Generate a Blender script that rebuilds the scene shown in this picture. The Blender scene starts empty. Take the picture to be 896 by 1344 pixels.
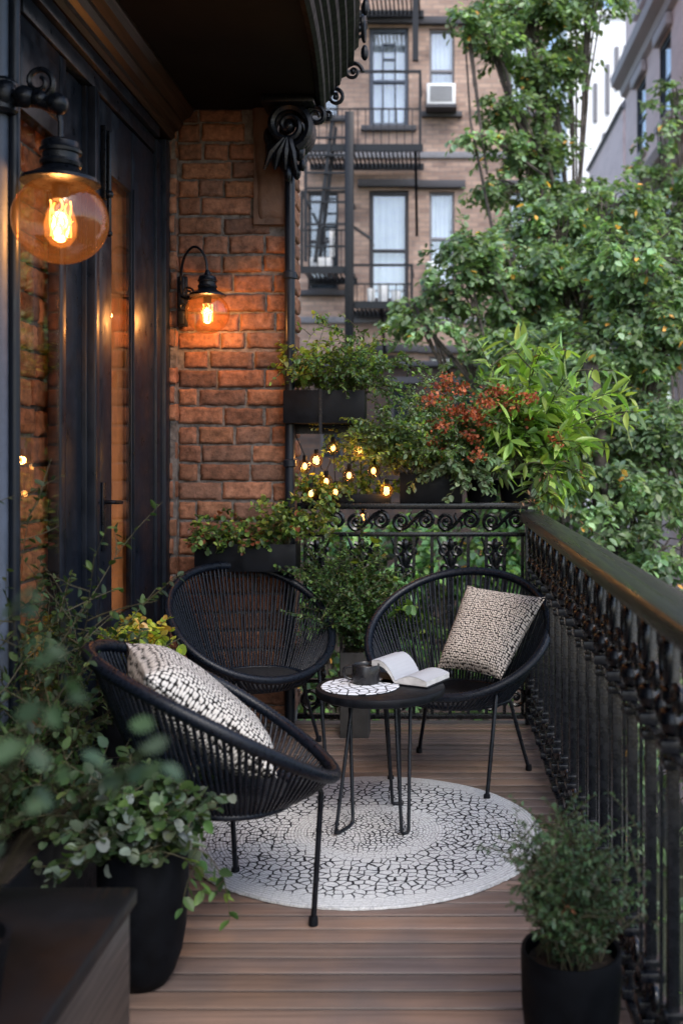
import bpy, bmesh, math, random
import numpy as np
from mathutils import Vector, Matrix, noise as mnoise

random.seed(7); RNG = np.random.default_rng(7)
PI = math.pi; R = math.radians
sc = bpy.context.scene
COL = sc.collection
H = 1.4          # camera height above the deck
FPX, U0, V0 = 1360.0, 573.0, 595.0     # measured on the photograph


def at(u, v, Y):
    """a measured picture position at depth Y as a point of the place"""
    return Vector(((u - U0) * Y / FPX, Y, H - (v - V0) * Y / FPX))


# ------------------------------------------------------------------ materials
def mat(name):
    m = bpy.data.materials.new(name); m.use_nodes = True
    nt = m.node_tree; nt.nodes.clear()
    out = nt.nodes.new('ShaderNodeOutputMaterial')
    return m, nt, out


def nd(nt, typ, **kw):
    n = nt.nodes.new('ShaderNode' + typ)
    for k, v in kw.items():
        if k.startswith('i_'):
            n.inputs[k[2:].replace('_', ' ')].default_value = v
        else:
            setattr(n, k, v)
    return n


def lk(nt, a, ao, b, bi):
    nt.links.new(a.outputs[ao], b.inputs[bi])


def ramp(nt, pts, interp='LINEAR'):
    r = nd(nt, 'ValToRGB'); r.color_ramp.interpolation = interp
    e = r.color_ramp.elements
    while len(e) < len(pts): e.new(0.5)
    for x, (p, c) in zip(e, pts):
        x.position = p
        x.color = (*c, 1) if not isinstance(c, (int, float)) else (c, c, c, 1)
    return r


def mix(nt, typ='MIX', fac=None):
    m = nd(nt, 'Mix', data_type='RGBA', blend_type=typ)
    if fac is not None: m.inputs[0].default_value = fac
    return m


def simple(name, col, rough=0.5, metal=0.0, var=0.15, nscale=30, bump=0.1, bscale=120, bdist=0.002, spec=0.5, roughvar=0.15):
    """painted / cast / plastic surface: uneven colour, uneven gloss, fine bump"""
    m, nt, out = mat(name)
    p = nd(nt, 'BsdfPrincipled'); lk(nt, p, 0, out, 0)
    tc = nd(nt, 'TexCoord')
    n1 = nd(nt, 'TexNoise'); n1.inputs['Scale'].default_value = nscale; n1.inputs['Detail'].default_value = 6
    lk(nt, tc, 'Object', n1, 'Vector')
    lo = tuple(c * (1 - var) for c in col); hi = tuple(min(1, c * (1 + var * 1.5)) for c in col)
    r = ramp(nt, [(0.3, lo), (0.7, hi)]); lk(nt, n1, 0, r, 0); lk(nt, r, 0, p, 'Base Color')
    rr = ramp(nt, [(0.25, max(0.02, rough - roughvar)), (0.75, min(1, rough + roughvar))]); lk(nt, n1, 0, rr, 0); lk(nt, rr, 0, p, 'Roughness')
    p.inputs['Metallic'].default_value = metal
    p.inputs['Specular IOR Level'].default_value = spec
    n2 = nd(nt, 'TexNoise'); n2.inputs['Scale'].default_value = bscale; n2.inputs['Detail'].default_value = 4
    lk(nt, tc, 'Object', n2, 'Vector')
    b = nd(nt, 'Bump'); b.inputs['Strength'].default_value = bump; b.inputs['Distance'].default_value = bdist
    lk(nt, n2, 0, b, 'Height'); lk(nt, b, 0, p, 'Normal')
    return m


def leaf_mat(name, rough=0.45, trans=0.35, gain=1.0):
    m, nt, out = mat(name)
    p = nd(nt, 'BsdfPrincipled'); a = nd(nt, 'Attribute', attribute_name='Col')
    g = mix(nt, 'MULTIPLY', 1.0); g.inputs[7].default_value = (gain, gain, gain, 1)
    lk(nt, a, 'Color', g, 6)
    lk(nt, g, 2, p, 'Base Color'); p.inputs['Roughness'].default_value = rough
    t = nd(nt, 'BsdfTranslucent')
    g2 = mix(nt, 'MULTIPLY', 1.0); g2.inputs[7].default_value = (1.3, 1.35, 0.55, 1); lk(nt, g, 2, g2, 6)
    lk(nt, g2, 2, t, 'Color')
    ms = nd(nt, 'MixShader'); ms.inputs[0].default_value = trans
    lk(nt, p, 0, ms, 1); lk(nt, t, 0, ms, 2); lk(nt, ms, 0, out, 0)
    return m


def vcol_mat(name, rough=0.8, nscale=40, var=0.5, bump=0.5, bscale=90, bdist=0.004, spec=0.3, fine=0.0):
    """colour from the mesh's own per-piece attribute, mottled by noise, with bump"""
    m, nt, out = mat(name)
    p = nd(nt, 'BsdfPrincipled'); lk(nt, p, 0, out, 0)
    a = nd(nt, 'Attribute', attribute_name='Col'); tc = nd(nt, 'TexCoord')
    n = nd(nt, 'TexNoise'); n.inputs['Scale'].default_value = nscale; n.inputs['Detail'].default_value = 8; n.inputs['Roughness'].default_value = 0.65
    lk(nt, tc, 'Object', n, 'Vector')
    r = ramp(nt, [(0.3, 1 - var), (0.72, 1 + var * 0.7)]); lk(nt, n, 0, r, 0)
    mx = mix(nt, 'MULTIPLY', 1.0); lk(nt, a, 'Color', mx, 6); lk(nt, r, 0, mx, 7)
    lk(nt, mx, 2, p, 'Base Color')
    p.inputs['Roughness'].default_value = rough; p.inputs['Specular IOR Level'].default_value = spec
    n2 = nd(nt, 'TexNoise'); n2.inputs['Scale'].default_value = bscale; n2.inputs['Detail'].default_value = 8; n2.inputs['Roughness'].default_value = 0.7
    lk(nt, tc, 'Object', n2, 'Vector')
    b = nd(nt, 'Bump'); b.inputs['Strength'].default_value = bump; b.inputs['Distance'].default_value = bdist
    lk(nt, n2, 0, b, 'Height'); lk(nt, b, 0, p, 'Normal')
    return m


def glass_mat(name, tint, refl=0.08, edge=0.5, rough=0.02):
    m, nt, out = mat(name)
    t = nd(nt, 'BsdfTransparent'); t.inputs[0].default_value = (*tint, 1)
    g = nd(nt, 'BsdfGlossy'); g.inputs['Roughness'].default_value = rough; g.inputs['Color'].default_value = (1, 1, 1, 1)
    lw = nd(nt, 'LayerWeight'); lw.inputs['Blend'].default_value = 0.35
    r = ramp(nt, [(0.0, refl), (1.0, edge)]); lk(nt, lw, 'Facing', r, 0)
    ms = nd(nt, 'MixShader'); lk(nt, r, 0, ms, 0); lk(nt, t, 0, ms, 1); lk(nt, g, 0, ms, 2); lk(nt, ms, 0, out, 0)
    return m


def globe_mat(name):
    """amber blown glass: clear in the middle, denser amber towards the rim"""
    m, nt, out = mat(name)
    t = nd(nt, 'BsdfTransparent'); g = nd(nt, 'BsdfGlossy'); g.inputs['Roughness'].default_value = 0.04
    tc = nd(nt, 'TexCoord'); n = nd(nt, 'TexNoise'); n.inputs['Scale'].default_value = 14; n.inputs['Detail'].default_value = 3
    lk(nt, tc, 'Object', n, 'Vector')
    b = nd(nt, 'Bump'); b.inputs['Strength'].default_value = 0.35; b.inputs['Distance'].default_value = 0.01
    lk(nt, n, 0, b, 'Height'); lk(nt, b, 0, g, 'Normal')
    lw = nd(nt, 'LayerWeight'); lw.inputs['Blend'].default_value = 0.45
    c = ramp(nt, [(0.0, (0.98, 0.88, 0.74)), (0.6, (0.93, 0.74, 0.54)), (1.0, (0.55, 0.30, 0.15))]); lk(nt, lw, 'Facing', c, 0); lk(nt, c, 0, t, 0)
    f = ramp(nt, [(0.0, 0.05), (0.6, 0.12), (1.0, 0.55)]); lk(nt, lw, 'Facing', f, 0)
    d = nd(nt, 'BsdfTranslucent'); d.inputs[0].default_value = (0.9, 0.5, 0.22, 1)
    ms0 = nd(nt, 'MixShader'); ms0.inputs[0].default_value = 0.013; lk(nt, t, 0, ms0, 1); lk(nt, d, 0, ms0, 2)
    ms = nd(nt, 'MixShader'); lk(nt, f, 0, ms, 0); lk(nt, ms0, 0, ms, 1); lk(nt, g, 0, ms, 2); lk(nt, ms, 0, out, 0)
    return m


def emit_mat(name, col, s):
    m, nt, out = mat(name)
    e = nd(nt, 'Emission'); e.inputs[0].default_value = (*col, 1); e.inputs[1].default_value = s
    lk(nt, e, 0, out, 0)
    return m


def deck_mat():
    m, nt, out = mat('deck_wood')
    p = nd(nt, 'BsdfPrincipled'); lk(nt, p, 0, out, 0)
    a = nd(nt, 'Attribute', attribute_name='Col'); tc = nd(nt, 'TexCoord')
    mp = nd(nt, 'Mapping'); mp.inputs['Scale'].default_value = (0.9, 26, 26); lk(nt, tc, 'Object', mp, 'Vector')
    n = nd(nt, 'TexNoise'); n.inputs['Scale'].default_value = 1.6; n.inputs['Detail'].default_value = 9; n.inputs['Distortion'].default_value = 0.8
    n.inputs['Roughness'].default_value = 0.62
    lk(nt, mp, 0, n, 'Vector')
    r = ramp(nt, [(0.25, 0.55), (0.5, 0.95), (0.75, 1.25)]); lk(nt, n, 0, r, 0)
    mx = mix(nt, 'MULTIPLY', 1.0); lk(nt, a, 'Color', mx, 6); lk(nt, r, 0, mx, 7)
    n3 = nd(nt, 'TexNoise'); n3.inputs['Scale'].default_value = 3.0; n3.inputs['Detail'].default_value = 5; lk(nt, tc, 'Object', n3, 'Vector')
    r3 = ramp(nt, [(0.35, (0.75, 0.78, 0.85)), (0.65, (1.1, 1.0, 0.92))]); lk(nt, n3, 0, r3, 0)
    mx2 = mix(nt, 'MULTIPLY', 1.0); lk(nt, mx, 2, mx2, 6); lk(nt, r3, 0, mx2, 7); lk(nt, mx2, 2, p, 'Base Color')
    rr = ramp(nt, [(0.3, 0.5), (0.7, 0.3)]); lk(nt, n3, 0, rr, 0); lk(nt, rr, 0, p, 'Roughness')
    b = nd(nt, 'Bump'); b.inputs['Strength'].default_value = 0.35; b.inputs['Distance'].default_value = 0.002
    lk(nt, n, 0, b, 'Height'); lk(nt, b, 0, p, 'Normal')
    return m


def wood_mat(name, c1, c2, scale=(40, 1.5, 40), rough=0.4):
    m, nt, out = mat(name)
    p = nd(nt, 'BsdfPrincipled'); lk(nt, p, 0, out, 0)
    tc = nd(nt, 'TexCoord'); mp = nd(nt, 'Mapping'); mp.inputs['Scale'].default_value = scale; lk(nt, tc, 'Object', mp, 'Vector')
    n = nd(nt, 'TexNoise'); n.inputs['Scale'].default_value = 1.5; n.inputs['Detail'].default_value = 9; n.inputs['Distortion'].default_value = 0.6
    lk(nt, mp, 0, n, 'Vector')
    r = ramp(nt, [(0.3, c1), (0.7, c2)]); lk(nt, n, 0, r, 0); lk(nt, r, 0, p, 'Base Color')
    rr = ramp(nt, [(0.3, rough + 0.12), (0.7, rough - 0.08)]); lk(nt, n, 0, rr, 0); lk(nt, rr, 0, p, 'Roughness')
    b = nd(nt, 'Bump'); b.inputs['Strength'].default_value = 0.3; b.inputs['Distance'].default_value = 0.002
    lk(nt, n, 0, b, 'Height'); lk(nt, b, 0, p, 'Normal')
    return m


def far_brick_mat(name, c1, c2, mortar, scale=1.0):
    m, nt, out = mat(name)
    p = nd(nt, 'BsdfPrincipled'); lk(nt, p, 0, out, 0); p.inputs['Roughness'].default_value = 0.9
    tc = nd(nt, 'TexCoord'); sp = nd(nt, 'SeparateXYZ'); cb = nd(nt, 'CombineXYZ')
    lk(nt, tc, 'Object', sp, 0)
    ad = nd(nt, 'Math', operation='ADD'); lk(nt, sp, 0, ad, 0); lk(nt, sp, 1, ad, 1)
    lk(nt, ad, 0, cb, 0); lk(nt, sp, 2, cb, 1)
    b = nd(nt, 'TexBrick'); b.inputs['Scale'].default_value = scale
    b.inputs['Brick Width'].default_value = 0.24; b.inputs['Row Height'].default_value = 0.085; b.inputs['Mortar Size'].default_value = 0.008
    b.inputs['Color1'].default_value = (*c1, 1); b.inputs['Color2'].default_value = (*c2, 1); b.inputs['Mortar'].default_value = (*mortar, 1)
    b.inputs['Bias'].default_value = 0.0
    lk(nt, cb, 0, b, 'Vector')
    n = nd(nt, 'TexNoise'); n.inputs['Scale'].default_value = 0.9; n.inputs['Detail'].default_value = 9; n.inputs['Roughness'].default_value = 0.7
    mp = nd(nt, 'Mapping'); mp.inputs['Scale'].default_value = (0.7, 0.7, 2.2); lk(nt, tc, 'Object', mp, 'Vector'); lk(nt, mp, 0, n, 'Vector')
    r = ramp(nt, [(0.30, (0.30, 0.29, 0.32)), (0.46, (0.80, 0.79, 0.80)), (0.58, (1.0, 1.0, 1.0)), (0.74, (1.25, 1.2, 1.17))]); lk(nt, n, 0, r, 0)
    mx = mix(nt, 'MULTIPLY', 1.0); lk(nt, b, 0, mx, 6); lk(nt, r, 0, mx, 7)
    if name == 'pink_facade':
        r.color_ramp.elements[0].color = (.8, .78, .78, 1); r.color_ramp.elements[1].color = (.92, .92, .92, 1); r.color_ramp.elements[3].color = (1, 1, 1, 1)
    lk(nt, mx, 2, p, 'Base Color')
    return m


def rug_mat():
    m, nt, out = mat('rug_weave')
    p = nd(nt, 'BsdfPrincipled'); lk(nt, p, 0, out, 0); p.inputs['Roughness'].default_value = 0.95
    p.inputs['Specular IOR Level'].default_value = 0.1
    tc = nd(nt, 'TexCoord')
    nz = nd(nt, 'TexNoise'); nz.inputs['Scale'].default_value = 11; nz.inputs['Detail'].default_value = 3; lk(nt, tc, 'Object', nz, 'Vector')
    sub = nd(nt, 'VectorMath', operation='SUBTRACT'); lk(nt, nz, 'Color', sub, 0); sub.inputs[1].default_value = (0.5, 0.5, 0.5)
    scl = nd(nt, 'VectorMath', operation='SCALE'); lk(nt, sub, 0, scl, 0); scl.inputs['Scale'].default_value = 0.035
    ad = nd(nt, 'VectorMath', operation='ADD'); lk(nt, tc, 'Object', ad, 0); lk(nt, scl, 0, ad, 1)
    ln = nd(nt, 'VectorMath', operation='LENGTH'); lk(nt, tc, 'Object', ln, 0)

    def vor(scale):
        v = nd(nt, 'TexVoronoi', feature='DISTANCE_TO_EDGE', voronoi_dimensions='2D'); v.inputs['Scale'].default_value = scale
        v.inputs['Randomness'].default_value = 0.9
        lk(nt, ad, 0, v, 'Vector'); return v
    va, vb = vor(31), vor(48)
    # width of the dark lines along the radius (rings of the weave)
    wr = ramp(nt, [(0.0, 0.09), (0.10, 0.12), (0.28, 0.10), (0.36, 0.03), (0.42, 0.03), (0.46, 0.10), (0.80, 0.10), (0.88, 0.06), (0.915, 0.0)])
    mr = nd(nt, 'Math', operation='DIVIDE'); lk(nt, ln, 'Value', mr, 0); mr.inputs[1].default_value = 0.645
    lk(nt, mr, 0, wr, 0)
    sel = nd(nt, 'Math', operation='GREATER_THAN'); lk(nt, mr, 0, sel, 0); sel.inputs[1].default_value = 0.40
    mv = nd(nt, 'Mix', data_type='FLOAT'); lk(nt, sel, 0, mv, 0); lk(nt, vb, 0, mv, 2); lk(nt, va, 0, mv, 3)
    n5 = nd(nt, 'TexNoise'); n5.inputs['Scale'].default_value = 24; lk(nt, tc, 'Object', n5, 'Vector')
    n5r = ramp(nt, [(0.3, 0.25), (0.62, 1.25)]); lk(nt, n5, 0, n5r, 0)
    wm = nd(nt, 'Math', operation='MULTIPLY'); lk(nt, wr, 0, wm, 0); lk(nt, n5r, 0, wm, 1)
    lt = nd(nt, 'Math', operation='SUBTRACT'); lk(nt, mv, 0, lt, 0); lk(nt, wm, 0, lt, 1)
    sh = nd(nt, 'MapRange'); sh.inputs['From Min'].default_value = -0.02; sh.inputs['From Max'].default_value = 0.025; lk(nt, lt, 0, sh, 0)
    # fine braid running round the rug
    wv = nd(nt, 'TexWave', wave_type='RINGS', rings_direction='Z'); wv.inputs['Scale'].default_value = 26; wv.inputs['Distortion'].default_value = 2.0
    wv.inputs['Detail'].default_value = 3; wv.inputs['Detail Scale'].default_value = 8
    lk(nt, tc, 'Object', wv, 'Vector')
    nf = nd(nt, 'TexNoise'); nf.inputs['Scale'].default_value = 150; nf.inputs['Detail'].default_value = 4; lk(nt, tc, 'Object', nf, 'Vector')
    wc = ramp(nt, [(0.25, (0.50, 0.51, 0.52)), (0.7, (0.77, 0.775, 0.775))]); lk(nt, nf, 0, wc, 0)
    wsh = ramp(nt, [(0.0, 0.72), (0.6, 1.0)]); lk(nt, wv, 0, wsh, 0)
    wmx = mix(nt, 'MULTIPLY', 1.0); lk(nt, wc, 0, wmx, 6); lk(nt, wsh, 0, wmx, 7)
    cm = mix(nt); lk(nt, sh, 0, cm, 0); cm.inputs[6].default_value = (0.022, 0.022, 0.026, 1); lk(nt, wmx, 2, cm, 7)
    lk(nt, cm, 2, p, 'Base Color')
    hs = nd(nt, 'Math', operation='MULTIPLY_ADD'); lk(nt, sh, 0, hs, 0); hs.inputs[1].default_value = 0.6
    hw = nd(nt, 'Math', operation='ADD'); lk(nt, wv, 0, hw, 0); lk(nt, nf, 0, hw, 1)
    lk(nt, hw, 0, hs, 2)
    b = nd(nt, 'Bump'); b.inputs['Strength'].default_value = 0.6; b.inputs['Distance'].default_value = 0.005
    lk(nt, hs, 0, b, 'Height'); lk(nt, b, 0, p, 'Normal')
    return m


def knit_mat(name, light, dark, sx, sy, thresh):
    """chunky weave from the pillow's own UV: staggered light stitches on dark"""
    m, nt, out = mat(name)
    p = nd(nt, 'BsdfPrincipled'); lk(nt, p, 0, out, 0); p.inputs['Roughness'].default_value = 0.95; p.inputs['Specular IOR Level'].default_value = 0.1
    tc = nd(nt, 'TexCoord'); mp = nd(nt, 'Mapping'); mp.inputs['Scale'].default_value = (sx, sy, 1); lk(nt, tc, 'UV', mp, 'Vector')
    nz = nd(nt, 'TexNoise'); nz.inputs['Scale'].default_value = 9; lk(nt, tc, 'UV', nz, 'Vector')
    sub = nd(nt, 'VectorMath', operation='MULTIPLY_ADD'); lk(nt, nz, 'Color', sub, 0); sub.inputs[1].default_value = (0.9, 0.9, 0); lk(nt, mp, 0, sub, 2)
    v = nd(nt, 'TexVoronoi', feature='F1', voronoi_dimensions='2D'); v.inputs['Scale'].default_value = 1.0; v.inputs['Randomness'].default_value = 0.45
    lk(nt, sub, 0, v, 'Vector')
    r = ramp(nt, [(thresh - 0.09, light), (thresh + 0.06, dark)]); lk(nt, v, 'Distance', r, 0)
    lk(nt, r, 0, p, 'Base Color')
    inv = nd(nt, 'Math', operation='SUBTRACT'); inv.inputs[0].default_value = 1.0; lk(nt, v, 'Distance', inv, 1)
    b = nd(nt, 'Bump'); b.inputs['Strength'].default_value = 0.9; b.inputs['Distance'].default_value = 0.006
    lk(nt, inv, 0, b, 'Height'); lk(nt, b, 0, p, 'Normal')
    return m


def page_mat():
    m, nt, out = mat('printed_page')
    p = nd(nt, 'BsdfPrincipled'); lk(nt, p, 0, out, 0); p.inputs['Roughness'].default_value = 0.85
    tc = nd(nt, 'TexCoord'); mp = nd(nt, 'Mapping'); mp.inputs['Scale'].default_value = (1, 1, 1); lk(nt, tc, 'UV', mp, 'Vector')
    br = nd(nt, 'TexBrick'); br.inputs['Scale'].default_value = 1.0; br.inputs['Brick Width'].default_value = 0.09; br.inputs['Row Height'].default_value = 0.036
    br.inputs['Mortar Size'].default_value = 0.0125; br.offset = 0.37
    br.inputs['Color1'].default_value = (0.10, 0.10, 0.11, 1); br.inputs['Color2'].default_value = (0.2, 0.2, 0.22, 1); br.inputs['Mortar'].default_value = (0.50, 0.52, 0.56, 1)
    lk(nt, mp, 0, br, 'Vector'); lk(nt, br, 0, p, 'Base Color')
    return m


def mat_placemat():
    m, nt, out = mat('placemat_lace')
    p = nd(nt, 'BsdfPrincipled'); lk(nt, p, 0, out, 0); p.inputs['Roughness'].default_value = 0.9
    tc = nd(nt, 'TexCoord')
    v = nd(nt, 'TexVoronoi', feature='DISTANCE_TO_EDGE', voronoi_dimensions='2D'); v.inputs['Scale'].default_value = 26; lk(nt, tc, 'Object', v, 'Vector')
    r = ramp(nt, [(0.05, (0.03, 0.03, 0.035)), (0.1, (0.72, 0.75, 0.8))]); lk(nt, v, 0, r, 0); lk(nt, r, 0, p, 'Base Color')
    return m


M = {}
M['iron'] = simple('black_iron', (0.0045, 0.006, 0.0095), 0.34, 0.0, 0.35, 60, 0.35, 220, 0.002, spec=0.3)
M['railiron'] = simple('glossy_rail_iron', (0.0022, 0.003, 0.0055), 0.27, 0.0, 0.3, 50, 0.35, 160, 0.002, spec=0.5, roughvar=0.1)
M['frame'] = simple('dark_door_paint', (0.007, 0.0105, 0.018), 0.38, 0.0, 0.25, 14, 0.15, 160, 0.001, spec=0.32)
M['black'] = simple('matt_black', (0.0045, 0.0055, 0.008), 0.5, 0.0, 0.3, 25, 0.2, 140, 0.002, spec=0.18)
M['box'] = simple('black_box_paint', (0.005, 0.0055, 0.007), 0.45, 0.0, 0.3, 6, 0.1, 90, 0.001, spec=0.2)
M['boxside'] = wood_mat('box_side_wood', (0.026, 0.022, 0.021), (0.055, 0.044, 0.040), (6, 2, 40), 0.35)
M['pot'] = simple('black_pot', (0.0035, 0.0042, 0.006), 0.6, 0.0, 0.3, 18, 0.3, 80, 0.003, spec=0.1)
M['greypot'] = simple('grey_pot', (0.05, 0.048, 0.047), 0.7, 0.0, 0.3, 18, 0.3, 80, 0.003)
M['cord'] = simple('navy_black_cord', (0.005, 0.0075, 0.0135), 0.33, 0.0, 0.3, 90, 0.4, 400, 0.002, spec=0.28)
M['seat'] = simple('black_seat_pad', (0.016, 0.017, 0.02), 0.8, 0.0, 0.3, 60, 0.5, 500, 0.002, spec=0.18)
M['soffit'] = simple('dark_soffit', (0.010, 0.008, 0.008), 0.75, 0.0, 0.4, 2.2, 0.2, 60, 0.003, spec=0.15)
M['soil'] = simple('soil', (0.02, 0.014, 0.01), 0.95, 0.0, 0.5, 60, 0.8, 80, 0.01)
M['brick'] = vcol_mat('brick', 0.72, 30, 0.62, 0.9, 70, 0.007, 0.4)
M['mortar'] = simple('mortar', (0.13, 0.118, 0.11), 0.95, 0.0, 0.5, 25, 0.9, 70, 0.008)
M['stone'] = simple('brown_pilaster', (0.10, 0.055, 0.036), 0.6, 0.0, 0.5, 7, 0.5, 40, 0.008)
M['deck'] = deck_mat()
M['cornicewood'] = wood_mat('brown_cornice_wood', (0.014, 0.008, 0.006), (0.045, 0.023, 0.015))
M['handrail'] = wood_mat('handrail_wood', (0.013, 0.0135, 0.0155), (0.030, 0.028, 0.030), (40, 1.2, 40), 0.3)
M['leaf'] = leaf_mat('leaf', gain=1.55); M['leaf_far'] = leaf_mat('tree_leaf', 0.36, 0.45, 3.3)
M['leaf_dark'] = leaf_mat('dark_leaf', 0.6, 0.3, 0.95)  # darker, rougher foliage colour for the plants on the left
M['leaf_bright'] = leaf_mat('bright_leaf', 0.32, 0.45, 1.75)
M['petal'] = leaf_mat('petal', 0.6, 0.3)
M['stem'] = simple('stem', (0.05, 0.045, 0.02), 0.7); M['bark'] = simple('bark', (0.075, 0.062, 0.055), 0.9, 0, 0.5, 9, 0.9, 22, 0.03)
M['rug'] = rug_mat()
M['knit_light'] = knit_mat('beige_black_knit', (0.66, 0.58, 0.51), (0.022, 0.02, 0.02), 44, 40, 0.44)
M['knit_bw'] = knit_mat('white_black_knit', (0.70, 0.665, 0.62), (0.022, 0.021, 0.021), 46, 42, 0.45)
M['globe'] = globe_mat('amber_globe'); M['pane'] = glass_mat('door_pane', (0.95, 0.9, 0.85), 0.03, 0.30, 0.01)
M['farpane'] = glass_mat('far_pane', (0.9, 0.94, 0.97), 0.10, 0.5, 0.03)
M['filament'] = emit_mat('glowing_filament', (1.0, 0.46, 0.12), 6)
M['bulbglow'] = emit_mat('string_bulb_glow', (1.0, 0.50, 0.13), 22)
M['bulbcore'] = emit_mat('string_bulb_core', (1.0, 0.48, 0.13), 8)
M['curtain'] = simple('amber_curtain', (0.62, 0.27, 0.10), 0.85, 0.0, 0.2, 8, 0.2, 200, 0.002)
M['interior'] = simple('dark_interior', (0.03, 0.02, 0.015), 0.9)
M['farbrick'] = far_brick_mat('tan_brick_far', (0.52, 0.365, 0.285), (0.34, 0.235, 0.19), (0.31, 0.25, 0.22))
M['darkbrick'] = far_brick_mat('brown_brick_far', (0.085, 0.052, 0.040), (0.055, 0.036, 0.030), (0.05, 0.042, 0.04))
M['pinkwall'] = far_brick_mat('pink_facade', (0.95, 0.74, 0.70), (0.92, 0.71, 0.67), (0.92, 0.74, 0.70))
M['whitewall'] = simple('white_tower_wall', (0.93, 0.95, 0.97), 0.8, 0, 0.05, 0.5, 0.0)
M['stonetrim'] = simple('pale_stone_trim', (0.5, 0.44, 0.44), 0.8); M['greytrim'] = simple('grey_trim', (0.2, 0.2, 0.22), 0.8); M['darktrim'] = simple('dark_trim', (0.055, 0.055, 0.065), 0.7)
M['white'] = simple('white_plastic', (0.78, 0.8, 0.82), 0.5, 0, 0.06); M['sheer'] = simple('white_curtain', (0.72, 0.74, 0.78), 0.9, 0, 0.12, 3)
M['darkglass'] = simple('dark_room', (0.03, 0.04, 0.05), 0.6)
M['blueframe'] = simple('blue_grey_frame', (0.075, 0.095, 0.135), 0.6)
M['ground'] = simple('yard_ground', (0.03, 0.036, 0.02), 0.95, 0, 0.5, 0.6, 0.5, 8, 0.05)
M['page'] = page_mat(); M['pageedge'] = simple('page_edge', (0.6, 0.6, 0.6), 0.9)
M['placemat'] = mat_placemat()
M['mug'] = simple('black_mug', (0.012, 0.012, 0.014), 0.28)
M['coffee'] = simple('coffee', (0.012, 0.006, 0.003), 0.08)

# ------------------------------------------------------------------ mesh tools
def wloc(o):
    v = Vector((0, 0, 0))
    while o is not None:
        v += o.location; o = o.parent
    return v


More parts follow.
